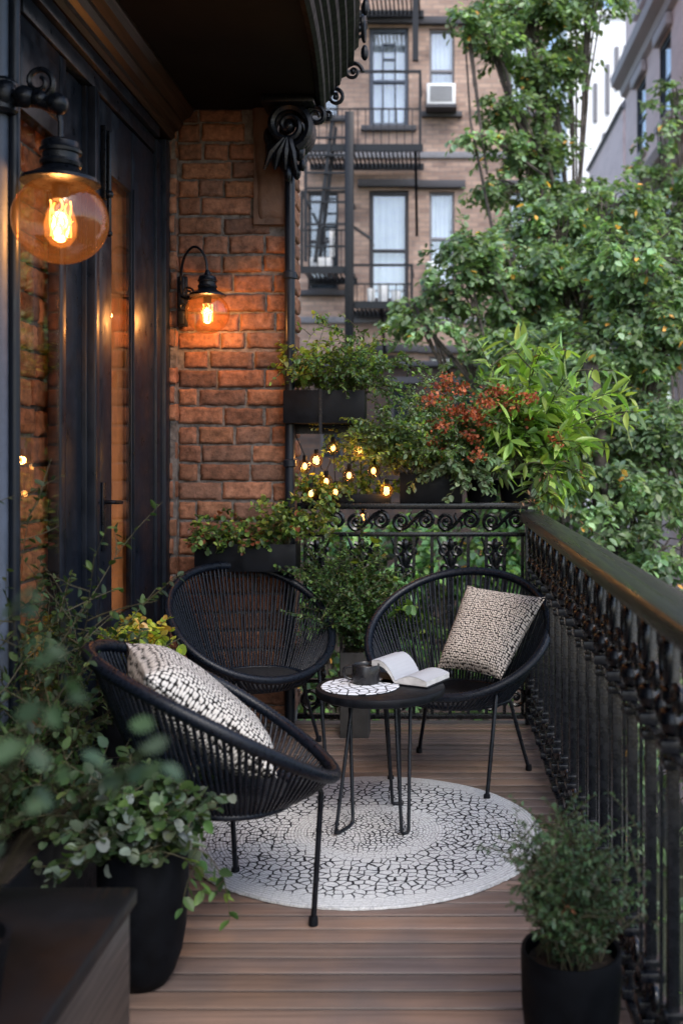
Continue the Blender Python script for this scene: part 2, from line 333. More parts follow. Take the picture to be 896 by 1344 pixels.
class MB:
    def __init__(s):
        s.v = []; s.f = []; s.c = []; s.uv = None; s.cur = None

    def add(s, vs, fs, col=None):
        b = len(s.v); s.v += [tuple(x) for x in vs]; s.f += [tuple(i + b for i in f) for f in fs]
        s.c += [col or (1, 1, 1)] * len(vs)
        return s

    def box(s, x0, x1, y0, y1, z0, z1, col=None):
        vs = [(x, y, z) for z in (z0, z1) for y in (y0, y1) for x in (x0, x1)]
        return s.add(vs, [(0, 2, 3, 1), (4, 5, 7, 6), (0, 1, 5, 4), (2, 6, 7, 3), (0, 4, 6, 2), (1, 3, 7, 5)], col)

    def bar(s, a, b, w, d=None, up=(0, 0, 1)):
        """square bar from a to b"""
        a = Vector(a); b = Vector(b); t = (b - a).normalized(); d = d or w
        u = Vector(up)
        if abs(t.dot(u)) > 0.95: u = Vector((0, 1, 0))
        x = t.cross(u).normalized(); y = x.cross(t).normalized()
        vs = [p + x * sx * w / 2 + y * sy * d / 2 for p in (a, b) for sx, sy in ((-1, -1), (1, -1), (1, 1), (-1, 1))]
        return s.add(vs, [(3, 2, 1, 0), (4, 5, 6, 7), (0, 1, 5, 4), (1, 2, 6, 5), (2, 3, 7, 6), (3, 0, 4, 7)])

    def tube(s, pts, r, n=8, closed=False, col=None, cap=True):
        pts = [Vector(p) for p in pts]; k = len(pts)
        rs = r if isinstance(r, (list, tuple)) else [r] * k
        vs = []; prev = None
        for i, p in enumerate(pts):
            if closed: t = pts[(i + 1) % k] - pts[i - 1]
            else: t = pts[min(i + 1, k - 1)] - pts[max(i - 1, 0)]
            if t.length < 1e-9: t = Vector((0, 0, 1))
            t.normalize()
            if prev is None:
                u = Vector((0, 0, 1)) if abs(t.z) < 0.9 else Vector((1, 0, 0))
                x = t.cross(u).normalized()
            else:
                x = (prev - t * prev.dot(t))
                x = x.normalized() if x.length > 1e-6 else t.orthogonal().normalized()
            prev = x; y = t.cross(x)
            for j in range(n):
                a = 2 * PI * j / n
                vs.append(p + (x * math.cos(a) + y * math.sin(a)) * rs[i])
        fs = []
        for i in range(k if closed else k - 1):
            for j in range(n):
                a = i * n + j; b = i * n + (j + 1) % n; c = ((i + 1) % k) * n
                fs.append((a, b, c + (j + 1) % n, c + j))
        if not closed and cap:
            fs.append(tuple(range(n - 1, -1, -1))); fs.append(tuple((k - 1) * n + j for j in range(n)))
        return s.add(vs, fs, col)

    def lathe(s, prof, c=(0, 0, 0), n=24, cap=True, wob=None):
        vs = []; k = len(prof)
        for (r, z) in prof:
            for j in range(n):
                a = 2 * PI * j / n
                vs.append((c[0] + r * math.cos(a), c[1] + r * math.sin(a), c[2] + z))
        fs = []
        for i in range(k - 1):
            for j in range(n):
                fs.append((i * n + j, i * n + (j + 1) % n, (i + 1) * n + (j + 1) % n, (i + 1) * n + j))
        if cap:
            fs.append(tuple(range(n - 1, -1, -1))); fs.append(tuple((k - 1) * n + j for j in range(n)))
        return s.add(vs, fs)

    def sphere(s, c, r, n=12, m=8, sc_=(1, 1, 1)):
        prof = []
        vs = []
        for i in range(m + 1):
            th = PI * i / m
            for j in range(n):
                a = 2 * PI * j / n
                rr = max(math.sin(th), 1e-3)
                vs.append((c[0] + r * sc_[0] * rr * math.cos(a), c[1] + r * sc_[1] * rr * math.sin(a), c[2] - r * sc_[2] * math.cos(th)))
        fs = [(i * n + j, i * n + (j + 1) % n, (i + 1) * n + (j + 1) % n, (i + 1) * n + j) for i in range(m) for j in range(n)]
        return s.add(vs, fs)

    def sweep_y(s, prof, ys, dx=lambda y: 0.0):
        """open XZ profile swept along Y, both ends closed by fan"""
        k = len(prof); vs = [(x + dx(y), y, z) for y in ys for (x, z) in prof]
        fs = [(i * k + j, i * k + j + 1, (i + 1) * k + j + 1, (i + 1) * k + j) for i in range(len(ys) - 1) for j in range(k - 1)]
        fs.append(tuple(range(k))); fs.append(tuple((len(ys) - 1) * k + j for j in range(k - 1, -1, -1)))
        return s.add(vs, fs)

    def build(s, name, m, parent=None, local=False, smooth=True, bevel=0, ang=38, color=False, segs=2):
        off = Vector((0, 0, 0)) if (local or parent is None) else wloc(parent)
        me = bpy.data.meshes.new(name)
        me.from_pydata([(x - off.x, y - off.y, z - off.z) for x, y, z in s.v], [], s.f)
        if color:
            a = me.color_attributes.new('Col', 'FLOAT_COLOR', 'POINT')
            arr = np.ones((len(s.v), 4), np.float32); arr[:, :3] = np.array(s.c, np.float32)
            a.data.foreach_set('color', arr.ravel())
        if s.uv is not None:
            ul = me.uv_layers.new(name='UVMap')
            li = np.zeros(len(me.loops), np.int32); me.loops.foreach_get('vertex_index', li)
            ul.data.foreach_set('uv', np.array(s.uv, np.float32)[li].ravel())
        if bevel:
            bm = bmesh.new(); bm.from_mesh(me)
            bm.normal_update()
            es = [e for e in bm.edges if len(e.link_faces) == 2 and e.calc_face_angle(0) > R(30)]
            bmesh.ops.bevel(bm, geom=es, offset=bevel, segments=segs, affect='EDGES', profile=0.5, clamp_overlap=True)
            bm.to_mesh(me); bm.free()
        if smooth:
            me.polygons.foreach_set('use_smooth', [True] * len(me.polygons))
            try: me.set_sharp_from_angle(angle=R(ang))
            except Exception: pass
        me.materials.append(m)
        me.update()
        o = bpy.data.objects.new(name, me); COL.objects.link(o)
        if parent is not None: o.parent = parent
        return o


def tag(o, label, cat, group=None, kind=None):
    o['label'] = label; o['category'] = cat
    if group: o['group'] = group
    if kind: o['kind'] = kind
    return o


def thing(name, label, cat, loc=(0, 0, 0), rz=0, group=None):
    o = bpy.data.objects.new(name, None); COL.objects.link(o); o.empty_display_size = 0.1
    o.location = loc; o.rotation_euler = (0, 0, rz)
    return tag(o, label, cat, group)


def struct(o):
    o['kind'] = 'structure'; return o


def lamp(name, loc, power, col, rad, parent=None):
    l = bpy.data.lights.new(name, 'POINT'); l.energy = power; l.color = col; l.shadow_soft_size = rad
    o = bpy.data.objects.new(name, l); COL.objects.link(o)
    if parent is not None:
        o.parent = parent; o.location = Vector(loc) - wloc(parent)
    else: o.location = loc
    return o


def spiral(c, r0, r1, a0, turns, n=40, plane='xz', sgn=1):
    pts = []
    for i in range(n + 1):
        t = i / n; r = r0 + (r1 - r0) * t; a = a0 + sgn * turns * 2 * PI * t
        d = (r * math.cos(a), r * math.sin(a))
        pts.append((c[0] + d[0], c[1], c[2] + d[1]) if plane == 'xz' else (c[0], c[1] + d[0], c[2] + d[1]))
    return pts


# ------------------------------------------------------------------ foliage
def nrm(a): return a / np.maximum(np.linalg.norm(a, axis=1, keepdims=True), 1e-9)


LEAF_SHAPES = {
    'oval': [(0, 0), (0.40, 0.22), (0.50, 0.52), (0.30, 0.82), (0, 1)],
    'lance': [(0, 0), (0.34, 0.18), (0.50, 0.40), (0.34, 0.70), (0, 1)],
    'round': [(0, 0), (0.46, 0.12), (0.55, 0.50), (0.36, 0.86), (0, 1)],
}


def leaves(name, P, D, N, L, W, C, m, parent, shape='oval', fold=0.25, curl=0.25):
    """one mesh of many small folded leaves, each with its own colour"""
    n = len(P); D = nrm(D); S = nrm(np.cross(D, N)); N = np.cross(S, D)
    sh = LEAF_SHAPES[shape]; k = len(sh)
    out = [(x, y, 1) for x, y in sh] + [(-x, y, -1) for x, y in sh[1:-1]]
    nv = len(out)
    V = np.zeros((n, nv, 3))
    for i, (x, y, sg) in enumerate(out):
        up = fold * abs(x) * W - curl * (y ** 2) * L * 0.5
        V[:, i] = P + D * (y * L)[:, None] + S * (x * W)[:, None] + N * up[:, None]
    right = list(range(k)); left = [k - 1] + list(range(nv - 1, k - 1, -1)) + [0]
    left = [0] + list(range(k, nv)) + [k - 1]
    base = np.arange(n)[:, None] * nv
    fr = np.array(right)[None] + base; fl = np.array(left[::-1])[None] + base
    faces = np.concatenate([fr, fl]).astype(np.int32)
    off = Vector((0, 0, 0)) if parent is None else wloc(parent)
    V = V.reshape(-1, 3) - np.array(off)
    me = bpy.data.meshes.new(name)
    me.vertices.add(len(V)); me.vertices.foreach_set('co', V.astype(np.float32).ravel())
    nf = len(faces); w = faces.shape[1]
    me.loops.add(nf * w); me.loops.foreach_set('vertex_index', faces.ravel())
    me.polygons.add(nf); me.polygons.foreach_set('loop_start', np.arange(nf, dtype=np.int32) * w)
    me.update(calc_edges=True)
    a = me.color_attributes.new('Col', 'FLOAT_COLOR', 'POINT')
    col = np.ones((n, nv, 4), np.float32); col[:, :, :3] = C[:, None, :]
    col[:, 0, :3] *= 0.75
    a.data.foreach_set('color', col.ravel())
    me.materials.append(m); me.validate()
    o = bpy.data.objects.new(name, me); COL.objects.link(o)
    if parent is not None: o.parent = parent
    return o


def palette(n, cols, jit=0.25):
    c = np.array(cols)[RNG.integers(0, len(cols), n)]
    return np.clip(c * RNG.uniform(1 - jit, 1 + jit * 1.4, (n, 1)) * RNG.uniform(0.9, 1.1, (n, 3)), 0.001, 1)


def grow(bases, n, ln, lean, droop, twigs=3, steps=9, up=1.0, wig=0.25, bias=(0, 0, 0), tl=0.45):
    """curving stems with side twigs; returns polylines"""
    lines = []
    for i in range(n):
        b = Vector(bases[random.randrange(len(bases))]) + Vector((random.uniform(-.02, .02), random.uniform(-.02, .02), 0))
        a = random.uniform(0, 2 * PI); le = random.uniform(*lean)
        d = Vector((math.cos(a) * le, math.sin(a) * le, up)) + Vector(bias)
        d.normalize(); L = random.uniform(*ln); st = L / steps
        pts = [b]
        for k in range(steps):
            d = (d + Vector((random.gauss(0, wig), random.gauss(0, wig), random.gauss(0, wig) - droop * (k + 1) / steps)) * 0.5).normalized()
            pts.append(pts[-1] + d * st)
        lines.append((pts, L))
        for q in range(twigs):
            k = random.randint(2, steps - 1); p = pts[k]
            t = (pts[k] - pts[k - 1]).normalized(); a2 = random.uniform(0, 2 * PI)
            d2 = (t * 0.7 + Vector((math.cos(a2), math.sin(a2), random.uniform(-.2, .5)))).normalized()
            l2 = L * random.uniform(0.15, tl); pp = [p]
            for z in range(4):
                d2 = (d2 + Vector((random.gauss(0, wig), random.gauss(0, wig), random.gauss(0, wig) - droop * 0.6)) * 0.4).normalized()
                pp.append(pp[-1] + d2 * l2 / 4)
            lines.append((pp, l2))
    return lines


def dress(lines, dens, L, start=0.25, out=0.9, upn=0.7, spread=0.0):
    """leaf positions along stems -> P, D, N"""
    P = []; D = []
    for pts, ln in lines:
        k = max(2, int(ln * dens * random.uniform(0.8, 1.2))); m = len(pts) - 1
        for j in range(k):
            t = (start + (1 - start) * (j + random.random()) / k) * m; i = min(int(t), m - 1); f = t - i
            p = pts[i].lerp(pts[i + 1], f); tg = (pts[i + 1] - pts[i]).normalized()
            a = random.uniform(0, 2 * PI); o = tg.orthogonal().normalized(); o = Matrix.Rotation(a, 3, tg) @ o
            P.append(p + o * spread * random.random()); D.append(tg * random.uniform(.2, 1) + o * out)
    P = np.array(P); D = nrm(np.array(D)); n = len(P)
    D[:, 2] -= RNG.uniform(0, .35, n)
    N = nrm(np.stack([RNG.normal(0, 1 - upn + .15, n), RNG.normal(0, 1 - upn + .15, n), np.ones(n)], 1))
    return P, D, N


def bush(parent, bases, n, ln, lean, droop, dens, L, ratio, cols, m='leaf', shape='oval', twigs=3, bias=(0, 0, 0), start=0.2,
         srad=0.0022, up=1.0, wig=0.25, tl=0.45, jit=0.25, upn=0.7, name='foliage', stem_mat='stem'):
    lines = grow(bases, n, ln, lean, droop, twigs, bias=bias, up=up, wig=wig, tl=tl)
    P, D, N = dress(lines, dens, L, start, upn=upn)
    k = len(P); Ls = L * RNG.uniform(.55, 1.2, k)
    C = palette(k, cols, jit)
    # clumps: neighbouring leaves share a lighter or darker tone
    t = np.array([mnoise.noise(Vector(p) * 9) for p in P]); C = C * np.clip(1 + 0.7 * t[:, None], .4, 1.8)
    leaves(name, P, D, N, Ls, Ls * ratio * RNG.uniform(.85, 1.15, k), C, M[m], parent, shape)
    st = MB()
    for pts, ln_ in lines:
        st.tube(pts, [srad * (1 - .7 * i / len(pts)) for i in range(len(pts))], 5)
    st.build('stem', M[stem_mat], parent)
    return lines


G_MID = [(.035, .075, .02), (.05, .10, .028), (.03, .065, .025), (.07, .12, .03)]
G_DARK = [(.02, .045, .018), (.03, .06, .022), (.022, .05, .028)]
G_LIME = [(.11, .17, .03), (.15, .20, .04), (.08, .14, .03), (.18, .19, .05)]
G_GREY = [(.085, .135, .07), (.11, .16, .09), (.065, .105, .05), (.135, .185, .115)]


# ------------------------------------------------------------------ bricks
def brick_patch(b, x0, x1, z0, z1, place, cols, bw=0.215, bh=0.083, j=0.013, proud=0.014, seed=0, hole=None):
    """individually shaped rough bricks; place(s, z, d) maps wall coords (along, up, out) to the world"""
    rnd = random.Random(seed); z = z0; row = 0
    while z < z1 - 0.02:
        h = min(bh * rnd.uniform(.94, 1.06), z1 - z)
        x = x0 - (0 if row % 2 == 0 else bw * 0.5) - rnd.uniform(0, .03)
        while x < x1:
            w = bw * rnd.choice([1, .9, 1.08, .8, .55, 1.15])
            a, c = max(x, x0), min(x + w, x1)
            if c - a > 0.025 and not (hole and hole(a, c, z, z + h)):
                nx, nz = max(4, int((c - a) / .0105)), 9
                col = rnd.choice(cols); k = rnd.uniform(.7, 1.25); col = tuple(q * k for q in col)
                dz = rnd.uniform(-.003, .003); dd = rnd.uniform(-.005, .004); tl = rnd.uniform(-.012, .012)
                vs = []; sd = rnd.uniform(0, 99)
                for iz in range(nz + 1):
                    for ix in range(nx + 1):
                        fx, fz = ix / nx, iz / nz
                        px = a + (c - a) * fx; pz = z + dz + h * fz + tl * (fx - .5) * .5
                        ex = min(fx, 1 - fx) * (c - a); ez = min(fz, 1 - fz) * h
                        e = min(ex, ez)
                        d = proud + dd - 0.008 * max(0, 1 - e / .0065) ** 2
                        nn = mnoise.noise(Vector((px * 16 + sd, pz * 22, sd))) * .0055 + mnoise.noise(Vector((px * 48, pz * 60, sd))) * .0034 + mnoise.noise(Vector((px * 110, pz * 130, sd))) * .0016
                        d += nn
                        if ix in (0, nx): px += mnoise.noise(Vector((pz * 45, sd, 3))) * .006
                        if iz in (0, nz): pz += mnoise.noise(Vector((px * 30, sd, 7))) * .0055
                        vs.append(place(px, pz, d))
                W = nx + 1
                fs = [(iz * W + ix, iz * W + ix + 1, (iz + 1) * W + ix + 1, (iz + 1) * W + ix) for iz in range(nz) for ix in range(nx)]
                # skirt back to the mortar
                rim = [ix for ix in range(W)] + [iz * W + nx for iz in range(1, nz + 1)] + [nz * W + ix for ix in range(nx - 1, -1, -1)] + [iz * W for iz in range(nz - 1, 0, -1)]
                base = len(vs)
                for r in rim:
                    fx, fz = (r % W) / nx, (r // W) / nz
                    vs.append(place(a + (c - a) * fx, z + dz + h * fz, -.012))
                q = len(rim)
                fs += [(rim[i], base + i, base + (i + 1) % q, rim[(i + 1) % q]) for i in range(q)]
                b.add(vs, fs, col)
            x += w + j * rnd.uniform(.7, 1.3)
        z += h + j * rnd.uniform(.85, 1.2); row += 1


BR = [(.29, .13, .072), (.25, .11, .062), (.31, .145, .08), (.22, .10, .06), (.27, .125, .075), (.19, .10, .068), (.28, .13, .075)]

# ================================================================== SETTING: deck, soffit, ground
XW, YB, XR = -1.37, 5.30, 0.50        # door wall, end wall, railing
b = MB(); y = -1.0; rnd = random.Random(3)
while y < 5.42:
    w = 0.081; c = rnd.choice([(.235, .165, .13), (.205, .15, .125), (.255, .178, .138), (.225, .165, .14), (.195, .14, .113)])
    k = rnd.uniform(.8, 1.15); c = tuple(q * k for q in c); z = rnd.uniform(-.0012, .0012); ch = .005
    prof = [(y, -.03), (y, z - ch), (y + ch * .5, z - ch * .25), (y + ch * 1.3, z), (y + w - ch * 1.3, z), (y + w - ch * .5, z - ch * .25), (y + w, z - ch), (y + w, -.03)]
    n = len(prof)
    vs = [(x, p[0], p[1]) for x in (-1.45, .56) for p in prof]
    fs = [(j, j + 1, n + j + 1, n + j) for j in range(n - 1)] + [tuple(range(n - 1, -1, -1)), tuple(range(n, 2 * n))]
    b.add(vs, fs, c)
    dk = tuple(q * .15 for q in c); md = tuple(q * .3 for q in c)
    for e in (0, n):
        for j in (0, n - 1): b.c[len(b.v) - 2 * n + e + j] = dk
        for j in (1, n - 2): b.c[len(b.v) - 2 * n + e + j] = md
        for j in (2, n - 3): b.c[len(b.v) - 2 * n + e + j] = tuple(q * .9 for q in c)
    y += w + 0.0072
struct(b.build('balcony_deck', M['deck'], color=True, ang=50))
struct(MB().box(-1.45, .56, -1, 5.42, -.3, -.034).build('balcony_slab', M['black']))

g = MB(); n = 40
vs = []
for i in range(n + 1):
    for j in range(n + 1):
        x = -220 + 440 * i / n; yy = -60 + 440 * j / n
        vs.append((x, yy, -7.2 + .15 * mnoise.noise(Vector((x * .05, yy * .05, 0)))))
g.add(vs, [(i * (n + 1) + j, (i + 1) * (n + 1) + j, (i + 1) * (n + 1) + j + 1, i * (n + 1) + j + 1) for i in range(n) for j in range(n)])
struct(g.build('ground', M['ground']))

# the balcony above: soffit slab with a heavy moulded iron cornice along its outer edge
ZC = 3.155
up = thing('upper_balcony', 'dark balcony overhead with moulded black cornice edge', 'balcony', (-1.0, 2.5, ZC))
def bow(y):
    t = min(1.0, max(0, (5.3 - y) / 1.5)); return .085 * math.sin(t * PI / 2)
ys = [-1 + .1 * i for i in range(64)]; ys = [q for q in ys if q <= 5.26] + [5.29]
b = MB(); vs = []
for q in ys:
    for z in (ZC, ZC + .55): vs += [(-1.6, q, z), (-.615 + bow(q), q, z)]
k = len(ys)
fs = []
for i in range(k - 1):
    a, c = 4 * i, 4 * i + 4
    fs += [(a, c, c + 1, a + 1), (a + 2, a + 3, c + 3, c + 2)]
fs += [(0, 1, 3, 2), (4 * k - 4, 4 * k - 2, 4 * k - 1, 4 * k - 3)]
b.add(vs, fs); b.build('soffit_slab', M['soffit'], up)
prof = [(-.612, ZC + .02), (-.612, ZC - .012), (-.59, ZC - .022), (-.572, ZC - .012), (-.565, ZC + .01), (-.565, ZC + .035), (-.548, ZC + .045), (-.545, ZC + .075),
        (-.525, ZC + .085), (-.518, ZC + .115), (-.495, ZC + .125), (-.485, ZC + .16), (-.46, ZC + .17), (-.455, ZC + .21), (-.425, ZC + .225), (-.42, ZC + .30),
        (-.40, ZC + .32), (-.40, ZC + .75), (-.612, ZC + .75)]
MB().sweep_y(prof, ys, bow).build('cornice', M['black'], up, ang=25)
for (cx, cy, cz, r, a0, sg) in [(-.43, 5.31, ZC + .2, .05, 0, 1), (-.52, 5.31, ZC + .07, .045, 2, -1), (-.40, 5.31, ZC + .42, .06, 1, 1), (-.47, 5.31, ZC + .34, .04, 3, -1), (-.56, 5.31, ZC - .02, .03, 2, 1)]:
    q = MB(); q.tube(spiral((cx, cy, cz), r, r * .2, a0, 1.5, 30, 'xz', sg), [.012 - .007 * i / 30 for i in range(31)], 6)
    q.sphere((cx, cy, cz), r * .3, 8, 6); q.build('cornice_scroll', M['iron'], up)
for (py, pz) in [(4.9, 3.62), (4.45, 3.7), (5.15, 3.5)]:
    q = MB(); q.tube(spiral((-.375 + bow(py), py, pz), .075, .015, .5, 1.6, 34, 'yz'), [.014 - .008 * i / 34 for i in range(35)], 6)
    q.sphere((-.375 + bow(py), py + .05, pz - .09), .02, 8, 6, (1, 1, 2)); q.build('cornice_scroll', M['iron'], up)

# end wall of brick
ew = thing('brick_end_wall', 'rough red brick wall closing the far end of the balcony', 'wall', (-1.07, YB, 0))
b = MB()
brick_patch(b, -1.315, -.765, 0.02, 3.15, lambda s, z, d: (s, YB - d, z), BR, seed=5, hole=lambda a, c, z0, z1: c > -.93 and z1 > 2.54 and a > -1.0)
brick_patch(b, -.93, -.765, 0.0, 0.02, lambda s, z, d: (s, YB - d, z), BR, seed=6)
brick_patch(b, YB + .02, YB + .42, 0.02, 3.15, lambda s, z, d: (-.765 + d, s, z), BR, seed=8)
bo = b.build('brick_facing', M['brick'], ew, color=True, ang=60)
b = MB(); brick_patch(b, -1.372, -1.322, 0.02, 3.15, lambda s, z, d: (s, YB - .035 - d, z), BR, bw=.07, seed=12)
brick_patch(b, YB - .035, YB + .0, 0.02, 3.15, lambda s, z, d: (-1.322 + d * .5, s, z), BR, bw=.06, seed=13)
b.build('brick_quoin', M['brick'], ew, color=True, ang=60)
MB().box(-1.6, -.767, YB + .002, YB + .42, -.3, ZC + .55).box(-1.6, -1.323, YB - .034, YB + .0018, -.3, ZC).build('mortar_core', M['mortar'], ew, smooth=False)
# plain brown pilaster block near the top of the wall
b = MB(); nx, nz = 8, 26; vs = []
for iz in range(nz + 1):
    for ix in range(nx + 1):
        fx, fz = ix / nx, iz / nz; z = 2.56 + .59 * fz
        wl = -.935 + (0.02 * (1 - fz)); x = wl + (-.762 - wl) * fx
        e = min(fx, 1 - fx) * .17
        d = .035 + .02 * fz - .02 * max(0, 1 - e / .02) ** 2 + mnoise.noise(Vector((x * 14, z * 10, 2))) * .010 - (.03 * max(0, 1 - fz / .12) ** 2)
        vs.append((x, YB - d, z))
W = nx + 1; fs = [(iz * W + ix, iz * W + ix + 1, (iz + 1) * W + ix + 1, (iz + 1) * W + ix) for iz in range(nz) for ix in range(nx)]
b.add(vs, fs); b.box(-.93, -.764, YB - .03, YB + .003, 2.565, 3.15); b.build('pilaster_block', M['stone'], ew, ang=60)

# carved iron console under the cornice corner
cs = thing('scroll_bracket', 'carved black scroll bracket under the cornice corner', 'bracket', (-.73, 5.2, 2.83))
q = MB()
for yy in (5.12, 5.17, 5.22):
    q.tube(spiral((-.735, yy, 3.02), .115, .02, -1.2, 1.9, 56, 'xz'), [.026 - .014 * i / 56 for i in range(57)], 7)
q.sphere((-.735, 5.14, 3.02), .035, 10, 8); q.build('volute', M['iron'], cs)
q = MB()
for i, (x, z, r) in enumerate([(-.84, 2.98, .03), (-.83, 2.92, .034), (-.80, 2.87, .034), (-.76, 2.85, .034), (-.72, 2.86, .036), (-.68, 2.9, .034), (-.655, 2.96, .03), (-.70, 2.81, .028), (-.74, 2.79, .026), (-.67, 2.84, .022)]):
    q.sphere((x, 5.17 + .02 * math.sin(i * 2.1), z), r, 9, 7, (.8, 1.2, 1.5))
for a in (-.9, -.5, -.1, .3):
    q.tube([(-.735 + .02 * a, 5.12, 2.95), (-.735 + .09 * a, 5.10, 2.88), (-.735 + .13 * a, 5.115, 2.80)], [.022, .02, .006], 7)
q.build('acanthus_leaf', M['iron'], cs)
q = MB().box(-.86, -.60, 5.05, 5.27, 3.115, 3.153); q.build('abacus', M['iron'], cs, bevel=.006)
q = MB(); q.tube(spiral((-.60, 5.16, 3.08), .05, .012, 2.6, 1.5, 34, 'xz', -1), [.016 - .009 * i / 34 for i in range(35)], 6)
q.build('small_volute', M['iron'], cs)

# rain downpipe at the wall's outer edge
dp = thing('downpipe', 'slim dark blue downpipe along the outer edge of the brick wall', 'pipe', (-.742, 5.24, -.3))
MB().tube([(-.742, 5.24, -.3), (-.742, 5.24, 1.0), (-.742, 5.24, 2.0), (-.742, 5.24, 2.86)], .026, 14).build('pipe', M['frame'], dp)
for z in (.35, 1.35, 2.3):
    q = MB().lathe([(.027, -.02), (.034, -.015), (.034, .015), (.027, .02)], (-.742, 5.24, z), 16, cap=False); q.box(-.776, -.708, 5.262, 5.286, z - .012, z + .012)
    q.build('pipe_clamp', M['frame'], dp)

# ------------------------------------------------------------------ the door wall on the left
Yu = lambda u: 1863.2 / (573 - u)
fr = thing('french_door', 'tall dark framed french door with glass panes on the left wall', 'door', (XW, 4.3, 0))
Y0, Y1, Y2, Y3, Y4, Y5, Y6, Y7 = [Yu(u) for u in (26, 80, 103, 118, 131, 147, 174, 203)]
b = MB()
# outer mouldings: far jamb, stepped towards the end wall
b.box(XW - .05, XW + .012, Yu(203), Yu(210), 0, 2.93); b.box(XW - .08, XW + .03, Yu(210) + .001, Yu(215), 0, 2.955)
b.box(XW - .08, XW + .018, Yu(215) + .001, Yu(221), 0, 2.98)
b.build('far_jamb', M['frame'], fr, bevel=.006)
b = MB().box(XW - .1, XW + .006, Y0 + .02, Yu(203) - .002, 2.86, 2.93).box(XW - .1, XW + .028, Y0 + .02, Yu(203) - .002, 2.933, 2.985)
b.build('head', M['frame'], fr, bevel=.006)
b = MB().box(XW - .1, XW - .012, Y3 + .002, Y4 - .012, 0, 2.858).box(XW - .06, XW + .02, Y3 + .012, Y3 + .05, 0, 2.857).box(XW - .06, XW + .008, Y3 + .06, Y4 - .02, 0, 2.856)
b.build('mullion', M['frame'], fr, bevel=.005)
# near sidelight
sl = MB().box(XW - .05, XW, Y1 + .001, Y1 + .06, .0, 2.855).box(XW - .05, XW - .03, Y1 + .061, Y3 - .001, 0, 2.854).box(XW - .05, XW - .002, Y0 - .03, Y1, 2.54, 2.856).build('sidelight_frame', M['frame'], fr, bevel=.006)
MB().box(XW - .010, XW - .005, Y0 - .03, Y1, .12, 2.54).build('pane', M['pane'], sl)
MB().box(XW - .045, XW + .006, Y0, Y1 - .02, 2.60, 2.80).build('moulded_panel', M['frame'], sl, bevel=.012)
# hinged leaf
lf = MB()
lf.box(XW - .03, XW, Y4, Y5, .02, 2.85).box(XW - .03, XW, Y6, Y7 - .004, .02, 2.85)
lf.box(XW - .03, XW - .002, Y5 + .001, Y6 - .001, 2.575, 2.849).box(XW - .03, XW - .002, Y5 + .001, Y6 - .001, .02, .70)
lf.box(XW + .0015, XW + .008, Y6 + .004, Y6 + .02, .69, 2.59)
leafo = lf.build('door_leaf', M['frame'], fr, bevel=.005)
MB().box(XW - .010, XW - .005, Y5, Y6, .70, 2.575).build('pane', M['pane'], leafo)
MB().box(XW - .044, XW + .006, Y5 + .02, Y6 - .02, .15, .58).build('moulded_panel', M['frame'], leafo, bevel=.012)
q = MB(); q.box(XW + .001, XW + .022, Y4 + .01, Y4 + .05, 2.44, 2.74); q.tube([(XW + .03, Y4 + .03, 2.72), (XW + .03, Y4 + .03, 2.30)], .009, 10)
q.sphere((XW + .03, Y4 + .03, 2.46), .018, 10, 8); q.sphere((XW + .03, Y4 + .03, 2.30), .014, 10, 8); q.box(XW + .001, XW + .026, Y4 + .012, Y4 + .048, 2.33, 2.37)
q.build('bolt', M['iron'], leafo, bevel=.002)
q = MB(); q.box(XW + .001, XW + .010, Y4 + .015, Y4 + .055, 1.0, 1.28); q.tube([(XW + .01, Y4 + .035, 1.2), (XW + .045, Y4 + .035, 1.2), (XW + .05, Y4 + .06, 1.198), (XW + .05, Y4 + .13, 1.195)], .009, 10)
q.build('handle', M['iron'], leafo, bevel=.002)

# warm interior: a brick chimney breast just inside, an amber curtain, dark room
ip = thing('inner_brick_pier', 'orange brick pier seen through the near sidelight pane', 'wall', (XW - .1, 3.6, 0))
b = MB(); brick_patch(b, 3.15, 3.99, .05, 2.62, lambda s, z, d: (XW - .080 + d, s, z), [(.50, .21, .10), (.44, .18, .085), (.54, .25, .12), (.38, .16, .075)], bw=.21, bh=.088, seed=21)
b.build('brick_facing', M['brick'], ip, color=True, ang=60)
MB().box(XW - .3, XW - .084, 3.12, 4.0, 0, 2.62).build('mortar_core', M['mortar'], ip, smooth=False)
cu = MB(); vs = []; nn = 90
for i in range(nn + 1):
    t = i / nn; yy = 4.30 + .90 * t; x = XW - .075 + .020 * math.sin(t * 62) + .008 * math.sin(t * 157 + 1)
    vs += [(x, yy, .1), (x * 1.0 + .004, yy, 1.4), (x, yy, 2.75)]
cu.add(vs, [(3 * i + k, 3 * i + 3 + k, 3 * i + 4 + k, 3 * i + 1 + k) for i in range(nn) for k in (0, 1)])
tag(cu.build('curtain', M['curtain']), 'amber pleated curtain hanging behind the door glass', 'curtain')
rm = MB().box(-4.2, -4.1, 1.5, 6.2, 0, 3.1).box(-4.1, XW - .32, 6.1, 6.2, 0, 3.1).box(-4.1, -1.605, 1.5, 1.6, 0, 3.1).box(-4.2, -1.605, 1.5, 6.2, 3.101, 3.2).box(-4.2, -1.605, 1.5, 6.2, -.1, -.001)
tag(rm.build('interior_room', M['interior'], smooth=False), 'dark room behind the door glass', 'room')

